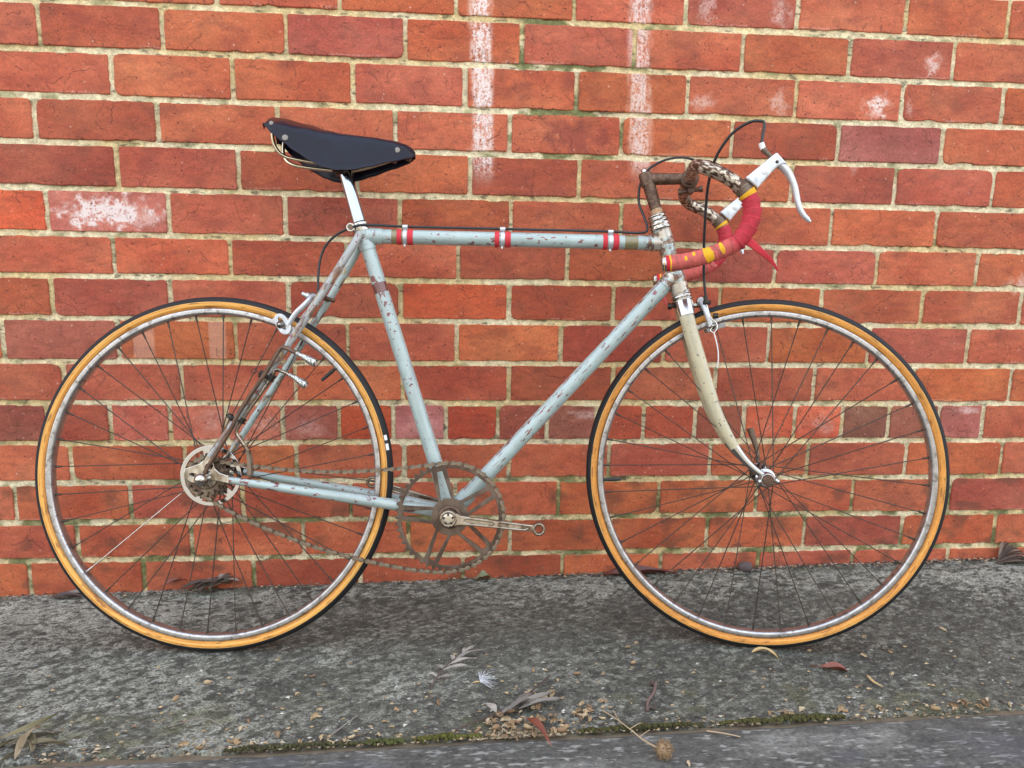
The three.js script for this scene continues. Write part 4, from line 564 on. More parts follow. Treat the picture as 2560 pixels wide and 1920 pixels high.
// ---- cranks, chainring, chain
const CC = [0.4521, -0.0746];
{
  const o = [], T = 50; for (let i = 0; i < T; i++) { const a = i / T * 2 * Math.PI, s = 2 * Math.PI / T; for (const [f, q] of [[-0.38, 0.0975], [-0.11, 0.1030], [0.11, 0.1030], [0.38, 0.0975]]) o.push([CC[0] + q * Math.cos(a + f * s), CC[1] + WR + q * Math.sin(a + f * s)]); }
  const holes = [], D = Math.PI / 180, pt = (r, a) => [CC[0] + r * Math.cos(a * D), CC[1] + WR + r * Math.sin(a * D)], ri = 0.0345, ro = 0.0912, half = 0.0015;
  for (let i = 0; i < 5; i++) {
    const c = 103 - 72 * i, in0 = 25, out0 = 6.0, e = (r, a, off) => { const w = Math.asin(off / r) / D; return pt(r, a + w); };
    const line = [];                                                // window inside a pair of arms
    line.push(e(ri, c - in0 + 6, half), ...[0.3, 0.5, 0.7].map(t => pt(ri + 0.0005, c - in0 + 6 + 2 * (in0 - 6) * t)), e(ri, c + in0 - 6, -half), e(ro - 0.004, c + out0 - 1.8, -half), e(ro - 0.004, c - out0 + 1.8, half)); holes.push(line);
    const n = c - 72, big = [e(ri, n + in0, half)]; for (let k = 1; k < 5; k++) big.push(pt(ri + 0.001, n + in0 + (72 - 2 * in0) * k / 5)); big.push(e(ri, c - in0, -half)); for (let k = 0; k <= 12; k++) big.push(k === 0 ? e(ro, c - out0 - 2, -half) : k === 12 ? e(ro, n + out0 + 2, half) : pt(ro, c - out0 - 2 - (72 - 2 * out0 - 4) * k / 12)); holes.push(big);
  }
  mesh('chainring', plate(o, 0.045, 0.0036, holes, 0.0007), chainRing, bike);
}
function crank(s, ang, mat, len = 0.168) {
  const g = group('crank_arm', bike), c = P(CC[0] - (s > 0 ? 0.0015 : 0), CC[1], 0), w = s * 0.066, d = [Math.cos(ang), Math.sin(ang)], n = [-d[1], d[0]], R = (a, b) => [c.x + d[0] * a + n[0] * b, c.y + d[1] * a + n[1] * b];
  const o = [R(0.012, 0.0125), R(0.020, 0.0090), R(0.030, 0.0082), R(len - 0.016, 0.0062), R(len - 0.010, 0.0064), R(len - 0.010, -0.0064), R(len - 0.016, -0.0062), R(0.030, -0.0082), R(0.020, -0.0090), R(0.012, -0.0125)].reverse();
  const fl = (a, b) => [R(a, 0.0012), R(a + 0.004, 0.0032), R(b - 0.004, 0.0026), R(b, 0), R(b - 0.004, -0.0026), R(a + 0.004, -0.0032), R(a, -0.0012)].reverse();
  mesh('arm', [plate(o, w, 0.0105, [fl(0.030, 0.085), fl(0.093, 0.146)], 0.0016), plate([R(0.025, 0.005), R(0.15, 0.004), R(0.15, -0.004), R(0.025, -0.005)].reverse(), w - s * 0.002, 0.005, [], 0.0005)], mat, g);
  mesh('boss', turned([[w - 0.014, 0.012], [w - 0.010, 0.0165], [w + 0.004, 0.0165], [w + 0.0065, 0.0150], [w + 0.0068, 0.0118], [w + 0.0052, 0.0112], [w + 0.0052, 0]], 32, V(c.x, c.y, 0)), mat, g);
  const e = R(len, 0); mesh('pedal_eye', turned([[w - 0.006, 0.0072], [w - 0.0065, 0.0100], [w - 0.005, 0.0122], [w + 0.005, 0.0122], [w + 0.0065, 0.0100], [w + 0.006, 0.0072], [w - 0.006, 0.0072]], 28, V(e[0], e[1], 0)), mat, g);
  if (s > 0) { mesh('dust_cap', turned([[w + 0.004, 0.0108], [w + 0.0066, 0.0104], [w + 0.0074, 0.006], [w + 0.0074, 0]], 24, V(c.x, c.y, 0)), std(new THREE.Color(0.55, 0.49, 0.38), 0.4, 0.8), g); for (let i = 0; i < 5; i++) { const a = i * 1.2566 + 0.35; mesh('slot', rod(V(c.x + 0.0085 * Math.cos(a), c.y + 0.0085 * Math.sin(a), w + 0.0060), V(c.x + 0.0085 * Math.cos(a), c.y + 0.0085 * Math.sin(a), w + 0.0078), 0.0023, 8), black, g); } mesh('lock_ring', turned([[0.047, 0.012], [0.048, 0.0215], [0.0505, 0.0215], [0.0515, 0.0175]], 32, V(CC[0], CC[1] + WR, 0)), rustBrown, g); }
  return g;
}
crank(1, Math.atan2(-0.0935 + 0.0746, 0.6167 - 0.4506), wornSteel); crank(-1, Math.atan2(-0.0226 + 0.0746, 0.2894 - 0.4521), wornSteel, 0.1705);
mesh('bottom_bracket_axle', turned([[-0.064, 0.0], [-0.064, 0.008], [0.064, 0.008], [0.064, 0]], 16, V(CC[0], CC[1] + WR, 0)), wornSteel, bike);
{
  const chainG = group('chain', bike), pts = [], D = Math.PI / 180; for (let a = 262; a >= 100; a -= 9) pts.push([0.0364 * Math.cos(a * D), 0.0364 * Math.sin(a * D)]);
  pts.push([0.010, 0.0335], [0.024, 0.0291], [0.0655, 0.0225], [0.1437, 0.0139], [0.19, 0.0108], [0.254, 0.0095], [0.3258, 0.0132], [0.3762, 0.0178], [0.415, 0.0230]);
  for (let a = 98; a >= -76; a -= 6) pts.push([CC[0] + 0.1012 * Math.cos(a * D), CC[1] + 0.1012 * Math.sin(a * D)]);
  pts.push([0.456, -0.1772], [0.436, -0.1785], [0.3956, -0.1755], [0.3717, -0.1722], [0.2844, -0.1545], [0.1958, -0.1293], [0.123, -0.1017], [0.0652, -0.0759], [0.0407, -0.063], [0.0177, -0.0498]);
  const curve = new THREE.CatmullRomCurve3(pts.map(([x, y]) => P(x, y, 0.0445)), true, 'centripetal'); curve.arcLengthDivisions = 2000; const N = 2 * Math.round(curve.getLength() / 0.0127 / 2), J = curve.getSpacedPoints(N).slice(0, N);
  const fig = h => { const o = [], r = 0.0042; for (let i = 0; i <= 8; i++) { const a = -Math.PI * 0.72 + i / 8 * Math.PI * 1.44; o.push([h + r * Math.cos(a), r * Math.sin(a)]); } o.push([0, 0.0017]); for (let i = 0; i <= 8; i++) { const a = Math.PI * 0.28 + i / 8 * Math.PI * 1.44; o.push([-h + r * Math.cos(a), r * Math.sin(a)]); } o.push([0, -0.0017]); return o; };
  const pin = (x, w, r) => { const g = new THREE.CylinderGeometry(r, r, w, 10); g.rotateX(Math.PI / 2); g.translate(x, 0, 0); return g; };
  const outer = join([pin(-0.00635, 0.0096, 0.0022), pin(0.00635, 0.0096, 0.0022), plate(fig(0.00635), 0.0034, 0.0011, [], 0.0002), plate(fig(0.00635), -0.0034, 0.0011, [], 0.0002), pin(-0.00635, 0.0092, 0.0017), pin(0.00635, 0.0092, 0.0017)]), inner = join([plate(fig(0.00635), 0.0021, 0.0011, [], 0.0002), plate(fig(0.00635), -0.0021, 0.0011, [], 0.0002), pin(-0.00635, 0.0034, 0.0039), pin(0.00635, 0.0034, 0.0039)]);
  for (let i = 0; i < N; i++) { const a = J[i], b = J[(i + 1) % N], m = mesh('chain_link', i % 2 ? outer : inner, i % 2 ? chainMat : chainDark, chainG); m.position.copy(a).lerp(b, 0.5); m.rotation.z = Math.atan2(b.y - a.y, b.x - a.x); }
}
// ---- two hand levers that work the gear from the seat stay
const knurl = std(0xffffff, 0.4, 0.8, { map: tex(128, 64, (X, Y, c) => { const v = noise(X / 2.2, Y / 2.2, 731) > 0.5 ? 225 : 120; c[0] = v; c[1] = v; c[2] = v * 0.97; }) });
const rodA = group('shift_rod', bike);
mesh('rod_shaft', sweep([P(0.0045, 0.010, 0.070), P(0.0547, 0.0955, 0.070), P(0.0645, 0.1163, 0.070), P(0.1035, 0.1775, 0.068), P(0.1165, 0.199, 0.067), P(0.1390, 0.2355, 0.066), P(0.1442, 0.2405, 0.067), P(0.150, 0.2400, 0.070), P(0.1739, 0.2295, 0.078)], 0.0040, { n: 12, seg: 60 }), rustBrown, rodA);
mesh('handle', sweep([P(0.1735, 0.2297, 0.078), P(0.179, 0.2268, 0.080), P(0.1965, 0.2178, 0.084), P(0.209, 0.2112, 0.087), P(0.2115, 0.2098, 0.0875)], t => t > 0.95 ? 0.004 : lerp(0.0038, 0.0078, smooth(0, 0.9, t)), { n: 16, seg: 24 }), knurl, rodA);
const rodB = group('shift_rod', bike);
mesh('rod_shaft', sweep([P(0.0758, 0.0475, 0.046), P(0.0725, 0.0540, 0.047), P(0.0610, 0.0720, 0.049), P(0.0558, 0.0815, 0.050), P(0.0568, 0.0890, 0.050), P(0.0600, 0.0945, 0.050), P(0.0712, 0.1137, 0.050), P(0.111, 0.171, 0.050), P(0.1225, 0.1885, 0.050), P(0.1265, 0.1975, 0.051), P(0.1310, 0.1998, 0.053), P(0.137, 0.1985, 0.055), P(0.1577, 0.1896, 0.060)], 0.0034, { n: 12, seg: 70 }), wornSteel, rodB);
mesh('handle', sweep([P(0.1560, 0.1902, 0.060), P(0.163, 0.1868, 0.062), P(0.177, 0.1782, 0.066), P(0.1875, 0.1715, 0.069), P(0.190, 0.1698, 0.0695)], t => t > 0.95 ? 0.004 : lerp(0.0036, 0.0076, smooth(0, 0.9, t)), { n: 16, seg: 24 }), knurl, rodB);
mesh('chain_fork', [plate([[0.0735, 0.048], [0.0785, 0.048], [0.0825, 0.034], [0.0845, 0.014], [0.0835, 0.003], [0.0755, 0.003], [0.0765, 0.016], [0.0755, 0.034]].map(([x, y]) => [x, y + WR]), 0.0515, 0.0018, [], 0.0004), plate([[0.0735, 0.048], [0.0785, 0.048], [0.0825, 0.034], [0.0845, 0.014], [0.0835, 0.003], [0.0755, 0.003], [0.0765, 0.016], [0.0755, 0.034]].map(([x, y]) => [x, y + WR]), 0.0375, 0.0018, [], 0.0004), rod(P(0.0765, 0.047, 0.037), P(0.0765, 0.047, 0.052), 0.0034, 10)], dullBrown, rodB);
for (const [a, b, t] of [[[0.0640, 0.1010], [0.0690, 0.1095], 0], [[0.1165, 0.1795], [0.1240, 0.1905], 1]]) { const p0 = P(a[0], a[1], 0.05), p1 = P(b[0], b[1], 0.05); mesh('rod_bracket', [rod(p0, p1, 0.0058, 14), rod(p0.clone().lerp(p1, 0.1), p0.clone().lerp(p1, 0.22), 0.0072, 14), rod(p0.clone().lerp(p1, 0.8), p0.clone().lerp(p1, 0.92), 0.0072, 14), rod(p0.clone().lerp(p1, 0.5), p0.clone().lerp(p1, 0.5).add(V(-0.020, 0.004, 0.014)), 0.0036, 10), spun([[-0.004, 0.0078], [-0.004, 0.0092], [0.004, 0.0092], [0.004, 0.0078]], p0.clone().lerp(p1, 0.5).add(V(-0.0185 + 0.004 * t, 0.006, t ? 0.000 : 0.004)), V(0.547, 0.837, -0.06), 20)], darkMetal, rodB); }
mesh('binding_wire', [sweep([P(0.1175, 0.187, 0.058), P(0.106, 0.193, 0.064), P(0.0975, 0.196, 0.062), P(0.090, 0.1925, 0.060), P(0.0865, 0.196, 0.060), P(0.0895, 0.201, 0.060), P(0.0945, 0.2005, 0.060), P(0.096, 0.1965, 0.061)], 0.0008, { n: 6, seg: 40 }), sweep([P(0.109, 0.181, 0.060), P(0.115, 0.172, 0.058), P(0.118, 0.178, 0.058)], 0.0008, { n: 6, seg: 14 })], darkMetal, rodB);

// ---- brakes
const rb = group('rear_brake', bike);
for (const s of [1, -1]) {
  mesh('brake_arm', sweep([P(0.1905, 0.3400, s * 0.006), P(0.1860, 0.3400, s * 0.012), P(0.1818, 0.3320, s * 0.021), P(0.1720, 0.3200, s * 0.027), P(0.1610, 0.3085, s * 0.030), P(0.1520, 0.2955, s * 0.031), P(0.1455, 0.2830, s * 0.031)], t => lerp(0.0058, 0.0050, t), { n: 14, seg: 30, a: 0.75, b: 1.1 }), alloyPaint, rb);
  const c = [0.1315, 0.2860], T = -0.43, q = (a, b) => [c[0] + a * Math.cos(T) - b * Math.sin(T), c[1] + a * Math.sin(T) + b * Math.cos(T) + WR], D2 = 0.52, e = (a, b) => [c[0] + a * Math.cos(D2) - b * Math.sin(D2), c[1] + a * Math.sin(D2) + b * Math.cos(D2) + WR];
  const stadium = (w, h) => Array.from({ length: 20 }, (_, i) => { const a = i / 20 * 2 * Math.PI; return e(w * Math.cos(a), h * Math.sign(Math.sin(a)) * Math.pow(Math.abs(Math.sin(a)), 0.7)); });
  mesh('pad_slot', [plate(stadium(0.0125, 0.0215).map(([x, y]) => [x + 0.004, y]), s * 0.031, 0.006, [stadium(0.0045, 0.013).map(([x, y]) => [x + 0.003, y + 0.001])], 0.0012)], alloyPaint, rb);
  mesh('pad_bolt', turned([[0, 0.0072], [0.003, 0.0072], [0.0032, 0.0048], [0.007, 0.0046], [0.0072, 0.0028], [0.010, 0.0026], [0.0102, 0]].map(([z, r]) => [s * (0.033 + z), r]), 16, P(0.1315, 0.2850, 0)), chromeDull, rb);
  mesh('brake_pad', plate([q(-0.020, 0.0052), q(-0.020, -0.0052), q(0.030, -0.0052), q(0.030, 0.0052)], s * 0.0195, 0.013, [], 0.0015), std(new THREE.Color(0.55, 0.53, 0.48), 0.55, 0.3), rb);
}
mesh('cable_anchor', [rod(P(0.1655, 0.3470, 0.006), P(0.1860, 0.3385, 0.008), 0.0038, 12), rod(P(0.1735, 0.3438, 0.006), P(0.1785, 0.3418, 0.007), 0.0062, 6), rod(P(0.1850, 0.3390, 0), P(0.1960, 0.3400, 0), 0.0075, 14)], alloyPaint, rb);
const fb = group('front_brake', bike);
for (const s of [1, -1]) {
  mesh('brake_arm', sweep([P(0.9335, 0.3390, -s * 0.010), P(0.9355, 0.3365, s * 0.008), P(0.9390, 0.3270, s * 0.020), P(0.9440, 0.3120, s * 0.027), P(0.9490, 0.2960, s * 0.028), P(0.9510, 0.2870, s * 0.028)], t => lerp(0.0062, 0.0050, t), { n: 14, seg: 30, a: 0.8, b: 1.05 }), alloyPaint, fb);
  mesh('brake_pad', plate([[0.943, 0.279], [0.947, 0.272], [0.980, 0.283], [0.978, 0.293]].map(([x, y]) => [x, y + WR + 0.0035]), s * 0.0195, 0.013, [], 0.0015), std(new THREE.Color(0.30, 0.29, 0.27), 0.6, 0.2), fb);
  mesh('pad_bolt', [turned([[0, 0.0062], [0.004, 0.006], [0.0045, 0.0035], [0.009, 0.003], [0.0092, 0]].map(([z, r]) => [s * (0.027 + z), r]), 14, P(0.9545, 0.2885, 0)), rod(P(0.9545, 0.2885, s * 0.02), P(0.9545, 0.2885, s * 0.03), 0.003, 8)], chromeDull, fb);
}
mesh('brake_pivot', [rod(P(0.918, 0.3290, 0), P(0.948, 0.3305, 0), 0.0050, 12), ...[0.927, 0.931, 0.935, 0.939].map((u, i) => spun([[0, 0.004], [0.0002, 0.0092], [0.0024, 0.0092], [0.0026, 0.004]], P(u, 0.3340, 0.004), V(1, 0.05, 0), 20))], chromeDull, fb);
mesh('cable_stop', [rod(P(0.9405, 0.346, 0.026), P(0.9425, 0.334, 0.026), 0.0042, 10), rod(P(0.938, 0.3335, 0.022), P(0.950, 0.3325, 0.028), 0.0045, 10), rod(P(0.9558, 0.3075, 0.026), P(0.9650, 0.3080, 0.026), 0.0052, 12)], darkMetal, fb);
mesh('inner_wire', sweep([P(0.9425, 0.334, 0.026), P(0.9470, 0.3150, 0.029), P(0.9520, 0.3030, 0.033), P(0.9610, 0.2930, 0.036), P(0.9620, 0.2830, 0.037), P(0.9555, 0.2755, 0.037), P(0.9500, 0.2800, 0.036), P(0.9530, 0.2850, 0.036)], 0.0011, { n: 6, seg: 40 }), brightSpoke, fb);
mesh('wire_end', sweep([P(0.9560, 0.2760, 0.037), P(0.9600, 0.262, 0.038), P(0.9640, 0.243, 0.038), P(0.9650, 0.222, 0.037), P(0.9630, 0.209, 0.036)], 0.0013, { n: 6, seg: 20 }), whitePaint, fb);
steer(fb);
top(bike, 'bicycle', 'old grey-blue racing bicycle with amber tyres leaning on the brick wall', 'bicycle');

// ---------------------------------------------------------------- fallen leaves, husks, moss
const leafMat = (c, r = 0.75) => std(new THREE.Color(...c), r, 0, { side: THREE.DoubleSide });
const drab = leafMat([0.32, 0.29, 0.25]), grey = leafMat([0.21, 0.19, 0.165]), darkLeaf = leafMat([0.075, 0.05, 0.04]), russet = leafMat([0.20, 0.06, 0.035], 0.5), maroon = leafMat([0.10, 0.028, 0.022], 0.4), sage = leafMat([0.20, 0.23, 0.13]), olive = leafMat([0.17, 0.15, 0.075]), straw = leafMat([0.50, 0.36, 0.17]), twigMat = leafMat([0.11, 0.075, 0.06]), woodTan = leafMat([0.42, 0.32, 0.20]);
function leafGeo(len, wid, o = {}) { // a blade along +x with a folded midrib, an arch and a curl
  const n = 14, m = 6, pos = [], uv = [], idx = [], fold = o.fold ?? 0.5, arch = o.arch ?? 0.12, bend = o.bend ?? 0, curl = o.curl ?? 0, r = rng(o.seed ?? 1), ph = r() * 6;
  for (let i = 0; i <= n; i++) for (let j = 0; j <= m; j++) {
    const t = i / n, s = j / m * 2 - 1, w = wid * Math.pow(Math.sin(Math.PI * Math.pow(t, o.tip ?? 0.8) * 0.97 + 0.06), o.pw ?? 0.9), x = len * t, z = s * w * 0.5, a = bend * t * t;
    const y = Math.abs(z) * fold + len * arch * Math.sin(Math.PI * t) + curl * len * t * t + wid * 0.10 * Math.sin(t * 9 + ph + s * 2) * (o.wave ?? 1);
    pos.push(x * Math.cos(a) - z * Math.sin(a), Math.max(y, 0.0004), x * Math.sin(a) + z * Math.cos(a)); uv.push(t, j / m);
  }
  for (let i = 0; i < n; i++) for (let j = 0; j < m; j++) { const a = i * (m + 1) + j, b = a + m + 1; idx.push(a, a + 1, b, a + 1, b + 1, b); }
  const g = new THREE.BufferGeometry(); g.setAttribute('position', new THREE.Float32BufferAttribute(pos, 3)); g.setAttribute('uv', new THREE.Float32BufferAttribute(uv, 2)); g.setIndex(idx); g.computeVertexNormals(); return g;
}
const lay = (o, x, z, turn = 0, up = 0.001) => { o.position.set(x, gy(x, z) + up, z); o.rotation.y = turn; return o; };
const yawTo = (dx, dz) => Math.atan2(-dz, dx);
{ // grey sprig with its narrow leaves still on
  const g = new THREE.Group(), a = V(0, 0.002, 0), b = V(0.061, 0.006, -0.112), st = t => a.clone().lerp(b, t).add(V(-0.008 * Math.sin(Math.PI * t), 0.004 * Math.sin(Math.PI * t), 0));
  mesh('stem', sweep([0, 0.25, 0.5, 0.75, 1].map(st), t => lerp(0.0016, 0.0007, t), { n: 7, seg: 14 }), twigMat, g);
  const L = [[0.25, 0.034, 0.10], [0.30, 0.020, 2.5], [0.46, 0.056, 0.12], [0.50, 0.022, 2.3], [0.62, 0.060, 0.22], [0.76, 0.020, 1.7], [0.78, 0.066, 0.42], [0.95, 0.042, 0.75], [0.97, 0.026, 1.2], [0.12, 0.015, 2.2]];
  L.forEach(([t, len, ang], i) => { const m = mesh('leaf', leafGeo(len, 0.0085, { seed: i + 3, bend: -0.15, arch: 0.10, fold: 0.4 }), i % 3 ? drab : grey, g); m.position.copy(st(t)).add(V(0, -0.0015, 0)); m.rotation.y = ang; });
  top(lay(g, -0.146, 0.458), 'leaf_sprig', 'pale grey dried sprig with narrow leaves alone on the open pavement', 'sprig');
}
{ // bundle of grey leaves on a black twig
  const g = new THREE.Group(); mesh('twig', sweep([V(-0.095, 0.002, 0.055), V(-0.03, 0.004, 0.018), V(0, 0.006, 0), V(0.05, 0.010, -0.05), V(0.078, 0.004, -0.095)], 0.0013, { n: 7, seg: 20 }), darkLeaf, g);
  [[-0.025, 0.020, 0.075, 0.25, 0], [-0.020, 0.014, 0.085, 0.12, 1], [-0.012, 0.012, 0.105, 0.20, 0], [0, 0.004, 0.060, 0.55, 1], [0.01, 0.01, 0.080, 0.02, 0], [-0.028, 0.022, 0.034, 2.0, 2], [-0.01, 0.018, 0.07, 0.4, 1]].forEach(([x, z, l, a, k], i) => { const m = mesh('leaf', leafGeo(l, 0.012, { seed: i + 20, bend: -0.35, arch: 0.12, fold: 0.6 }), [grey, leafMat([0.15, 0.13, 0.11]), drab][k], g); m.position.set(x, 0.001 + i * 0.0012, z); m.rotation.y = a; });
  top(lay(g, -0.008, 0.525, 0, 0.002), 'leaf_bundle', 'bundle of dry grey leaves on a thin dark twig above the husk heap', 'leaves');
}
top(lay(mesh('x', leafGeo(0.066, 0.020, { seed: 41, tip: 2.6, fold: 0.9, pw: 0.8, arch: 0.05 }), russet), 0.560, 0.428, yawTo(0.06, 0.022)), 'russet_leaf', 'russet folded leaf lying on the pavement in front of the front wheel', 'leaf');
top(lay(mesh('x', leafGeo(0.080, 0.014, { seed: 43, tip: 0.6, fold: 0.8, arch: 0.1 }), russet), 0.012, 0.566, yawTo(0.030, 0.068), 0.010), 'russet_leaf', 'shiny russet curled leaf lying across the husk heap onto the kerb', 'leaf');
{ const g = new THREE.Group(); mesh('stick', sweep([V(0, 0.003, 0), V(-0.012, 0.004, 0.03), V(-0.030, 0.003, 0.058), V(-0.036, 0.002, 0.080)], t => lerp(0.0026, 0.0020, t), { n: 8, seg: 14 }), leafMat([0.16, 0.10, 0.09]), g); mesh('leaf', leafGeo(0.024, 0.008, { seed: 51 }), darkLeaf, g).position.set(-0.04, 0, 0.074); mesh('bud', sweep([V(-0.012, 0.003, -0.004), V(-0.006, 0.004, 0.002), V(-0.002, 0.003, 0.008)], t => 0.004 * Math.sin(Math.PI * (0.1 + 0.8 * t)), { n: 8 }), darkLeaf, g); top(lay(g, 0.255, 0.468), 'twig', 'short purplish twig with a shrivelled leaf on the pavement', 'twig'); }
top(lay(mesh('x', leafGeo(0.052, 0.011, { seed: 55, bend: 0.5, fold: 1.0 }), straw), 0.470, 0.372, yawTo(0.05, 0.006)), 'curled_pod', 'straw coloured curled leaf under the front tyre', 'leaf');
top(lay(mesh('x', sweep([V(-0.006, 0.003, -0.018), V(-0.010, 0.006, -0.006), V(-0.008, 0.005, 0.008), V(0.002, 0.003, 0.020)], t => 0.0022 * Math.sin(Math.PI * (0.12 + 0.8 * t)), { n: 7, seg: 12 }), straw), 0.655, 0.487), 'curled_pod', 'small tan crescent pod right of the russet leaf', 'pod');
{ // prickly seed ball on a dry stalk
  const g = new THREE.Group(), r = rng(61), ball = [new THREE.IcosahedronGeometry(0.0115, 2)]; for (let i = 0; i < 260; i++) { const a = r() * 6.283, c = 2 * r() - 1, s = Math.sqrt(1 - c * c), d = V(s * Math.cos(a), c, s * Math.sin(a)); ball.push(rod(d.clone().multiplyScalar(0.010), d.clone().multiplyScalar(0.0150 + r() * 0.002), 0.0007, 3, 0.0002)); }
  const b = mesh('seed_ball', ball, leafMat([0.30, 0.20, 0.11]), g); b.position.set(0, 0.0155, 0);
  mesh('stalk', [sweep([V(-0.008, 0.012, -0.010), V(-0.022, 0.008, -0.035), V(-0.034, 0.006, -0.062), V(-0.052, 0.004, -0.098), V(-0.070, 0.003, -0.125)], t => lerp(0.0016, 0.0008, t), { n: 6, seg: 16 }), sweep([V(-0.030, 0.006, -0.055), V(-0.048, 0.008, -0.085), V(-0.052, 0.004, -0.122)], 0.0008, { n: 5, seg: 8 }), sweep([V(-0.036, 0.006, -0.068), V(-0.015, 0.007, -0.080), V(-0.006, 0.004, -0.078)], 0.0008, { n: 5, seg: 8 }), sweep([V(-0.026, 0.007, -0.046), V(-0.012, 0.006, -0.058), V(-0.004, 0.004, -0.066)], 0.0007, { n: 5, seg: 8 })], woodTan, g);
  top(lay(g, 0.213, 0.667, 0, 0.0), 'seed_ball', 'prickly brown seed ball with a forked dry stalk on the kerb', 'seed ball');
}
{ // silky white seed fluff
  const r = rng(67), l = []; for (let i = 0; i < 90; i++) { const a = -0.4 + (r() - 0.5) * 2.6, e = r() * 0.8, L = 0.012 + r() * 0.022; l.push(sweep([V(0, 0.002, 0), V(Math.cos(a) * L * 0.5, 0.002 + e * L * 0.4, Math.sin(a) * L * 0.5), V(Math.cos(a) * L, 0.001 + e * L * 0.3, Math.sin(a) * L)], 0.00022, { n: 3, open: true })); }
  const g = new THREE.Group(); mesh('fibres', l, leafMat([0.75, 0.77, 0.80], 0.9), g); mesh('seed', sweep([V(-0.014, 0.002, 0.002), V(-0.006, 0.003, 0), V(0.002, 0.003, 0)], t => 0.0018 * Math.sin(Math.PI * (0.1 + 0.85 * t)), { n: 6 }), straw, g); top(lay(g, -0.058, 0.442), 'seed_fluff', 'tuft of silky white seed fluff on the dark pavement', 'seed fluff');
}
{ // tangle of olive strap leaves at the kerb, bottom left
  const g = new THREE.Group(); [[-0.05, 0.01, 0.10, 1.1, 0], [-0.02, 0.03, 0.12, 0.7, 1], [0.0, 0.03, 0.09, 1.5, 2], [-0.06, -0.01, 0.14, 0.25, 0], [-0.03, 0.0, 0.11, 0.1, 3], [0.02, 0.02, 0.08, 1.9, 1], [-0.05, 0.02, 0.07, 2.6, 2]].forEach(([x, z, l, a, k], i) => { const m = mesh('leaf', leafGeo(l * 0.8, 0.0085 + (i % 3) * 0.0015, { seed: i + 70, bend: 0.7 - i * 0.35, arch: 0.08 + 0.04 * (i % 3), fold: 0.8, wave: 2 }), [olive, leafMat([0.15, 0.125, 0.07]), leafMat([0.27, 0.21, 0.13]), leafMat([0.09, 0.08, 0.05])][k], g); m.position.set(x, i * 0.0012, z); m.rotation.y = a; m.rotation.x = (i % 4 - 1.5) * 0.25; });
  top(lay(g, -0.765, 0.575, 0, 0.001), 'leaf_tangle', 'tangle of curled olive and tan strap leaves by the kerb joint', 'leaves');
}
// litter at the foot of the wall
top(lay(mesh('x', leafGeo(0.038, 0.030, { seed: 81, arch: 0.35, fold: 0.3, tip: 0.9, pw: 0.6 }), sage), -0.050, 0.012, 0.1, 0.001), 'green_leaf', 'faded green leaf against the wall foot below the chain', 'leaf');
{ const g = new THREE.Group(); [[0, 0.012, 0.12, 0.05, 0], [0.03, 0.006, 0.10, 0.12, 1], [0.055, 0.008, 0.085, 0.25, 2], [0.06, 0.004, 0.075, 0.35, 1], [0.075, 0.012, 0.07, 0.15, 3], [0.05, 0.016, 0.07, 0.0, 0], [-0.02, 0.018, 0.06, 0.3, 4], [0.08, 0.02, 0.06, 0.5, 1], [0.09, 0.01, 0.05, 0.8, 3]].forEach(([x, z, l, a, k], i) => { const m = mesh('leaf', leafGeo(l, 0.012 + (i % 3) * 0.003, { seed: i + 90, bend: -0.3, arch: 0.14, fold: 0.6 }), [darkLeaf, leafMat([0.16, 0.12, 0.10]), grey, drab, russet][k], g); m.position.set(x, i * 0.0022, z); m.rotation.y = a; }); g.scale.set(1.1, 1.35, 1.3); top(lay(g, -0.735, 0.010, 0, 0.001), 'leaf_pile', 'pile of brown and grey leaves at the wall foot behind the rear wheel', 'leaves'); }
{ const g = new THREE.Group(); [[0, 0.010, 0.085, 0.03, 0], [0.01, 0.014, 0.075, -0.05, 1], [0.02, 0.006, 0.06, 0.1, 2]].forEach(([x, z, l, a, k], i) => { const m = mesh('leaf', leafGeo(l, 0.014, { seed: i + 110, arch: 0.08, fold: 0.5 }), [darkLeaf, leafMat([0.10, 0.07, 0.07]), grey][k], g); m.position.set(x, i * 0.002, z); m.rotation.y = a; }); top(lay(g, -1.000, 0.008, 0, 0.001), 'leaf_pile', 'few dark purple-brown leaves at the wall foot left of the rear wheel', 'leaves'); }
top(lay(mesh('x', leafGeo(0.205, 0.030, { seed: 121, arch: 0.03, fold: 0.9, bend: -0.05, tip: 0.9 }), maroon), 0.235, 0.020, 0.01, 0.001), 'maroon_leaf', 'long dark red strap leaf at the wall foot behind the front wheel', 'leaf');
{ const g = new THREE.Group(); for (let i = 0; i < 9; i++) { const m = mesh('leaflet', leafGeo(0.10, 0.010, { seed: 130 + i, arch: 0.1 + 0.02 * i, fold: 0.6, bend: -0.2 }), i % 2 ? darkLeaf : leafMat([0.17, 0.12, 0.09]), g); m.position.set(0, i * 0.002, 0); m.rotation.y = -0.35 + i * 0.13; } top(lay(g, 1.225, 0.030, 0, 0.001), 'palm_frond', 'brown fanned palm leaflets at the wall foot', 'frond'); }
{ const q = new THREE.IcosahedronGeometry(0.014, 2), p = q.attributes.position; for (let i = 0; i < p.count; i++) { const k = 0.8 + 0.4 * fbm(p.getX(i) * 90 + 5, p.getY(i) * 90 + p.getZ(i) * 70, 2, 141); p.setXYZ(i, p.getX(i) * k * 1.2, p.getY(i) * k * 0.9, p.getZ(i) * k); } q.computeVertexNormals(); const g = new THREE.Group(); mesh('stone_body', q, leafMat([0.10, 0.075, 0.075], 0.9), g).position.y = 0.009; top(lay(g, 0.595, 0.014), 'pebble', 'dark pebble at the wall foot inside the front wheel', 'pebble'); }
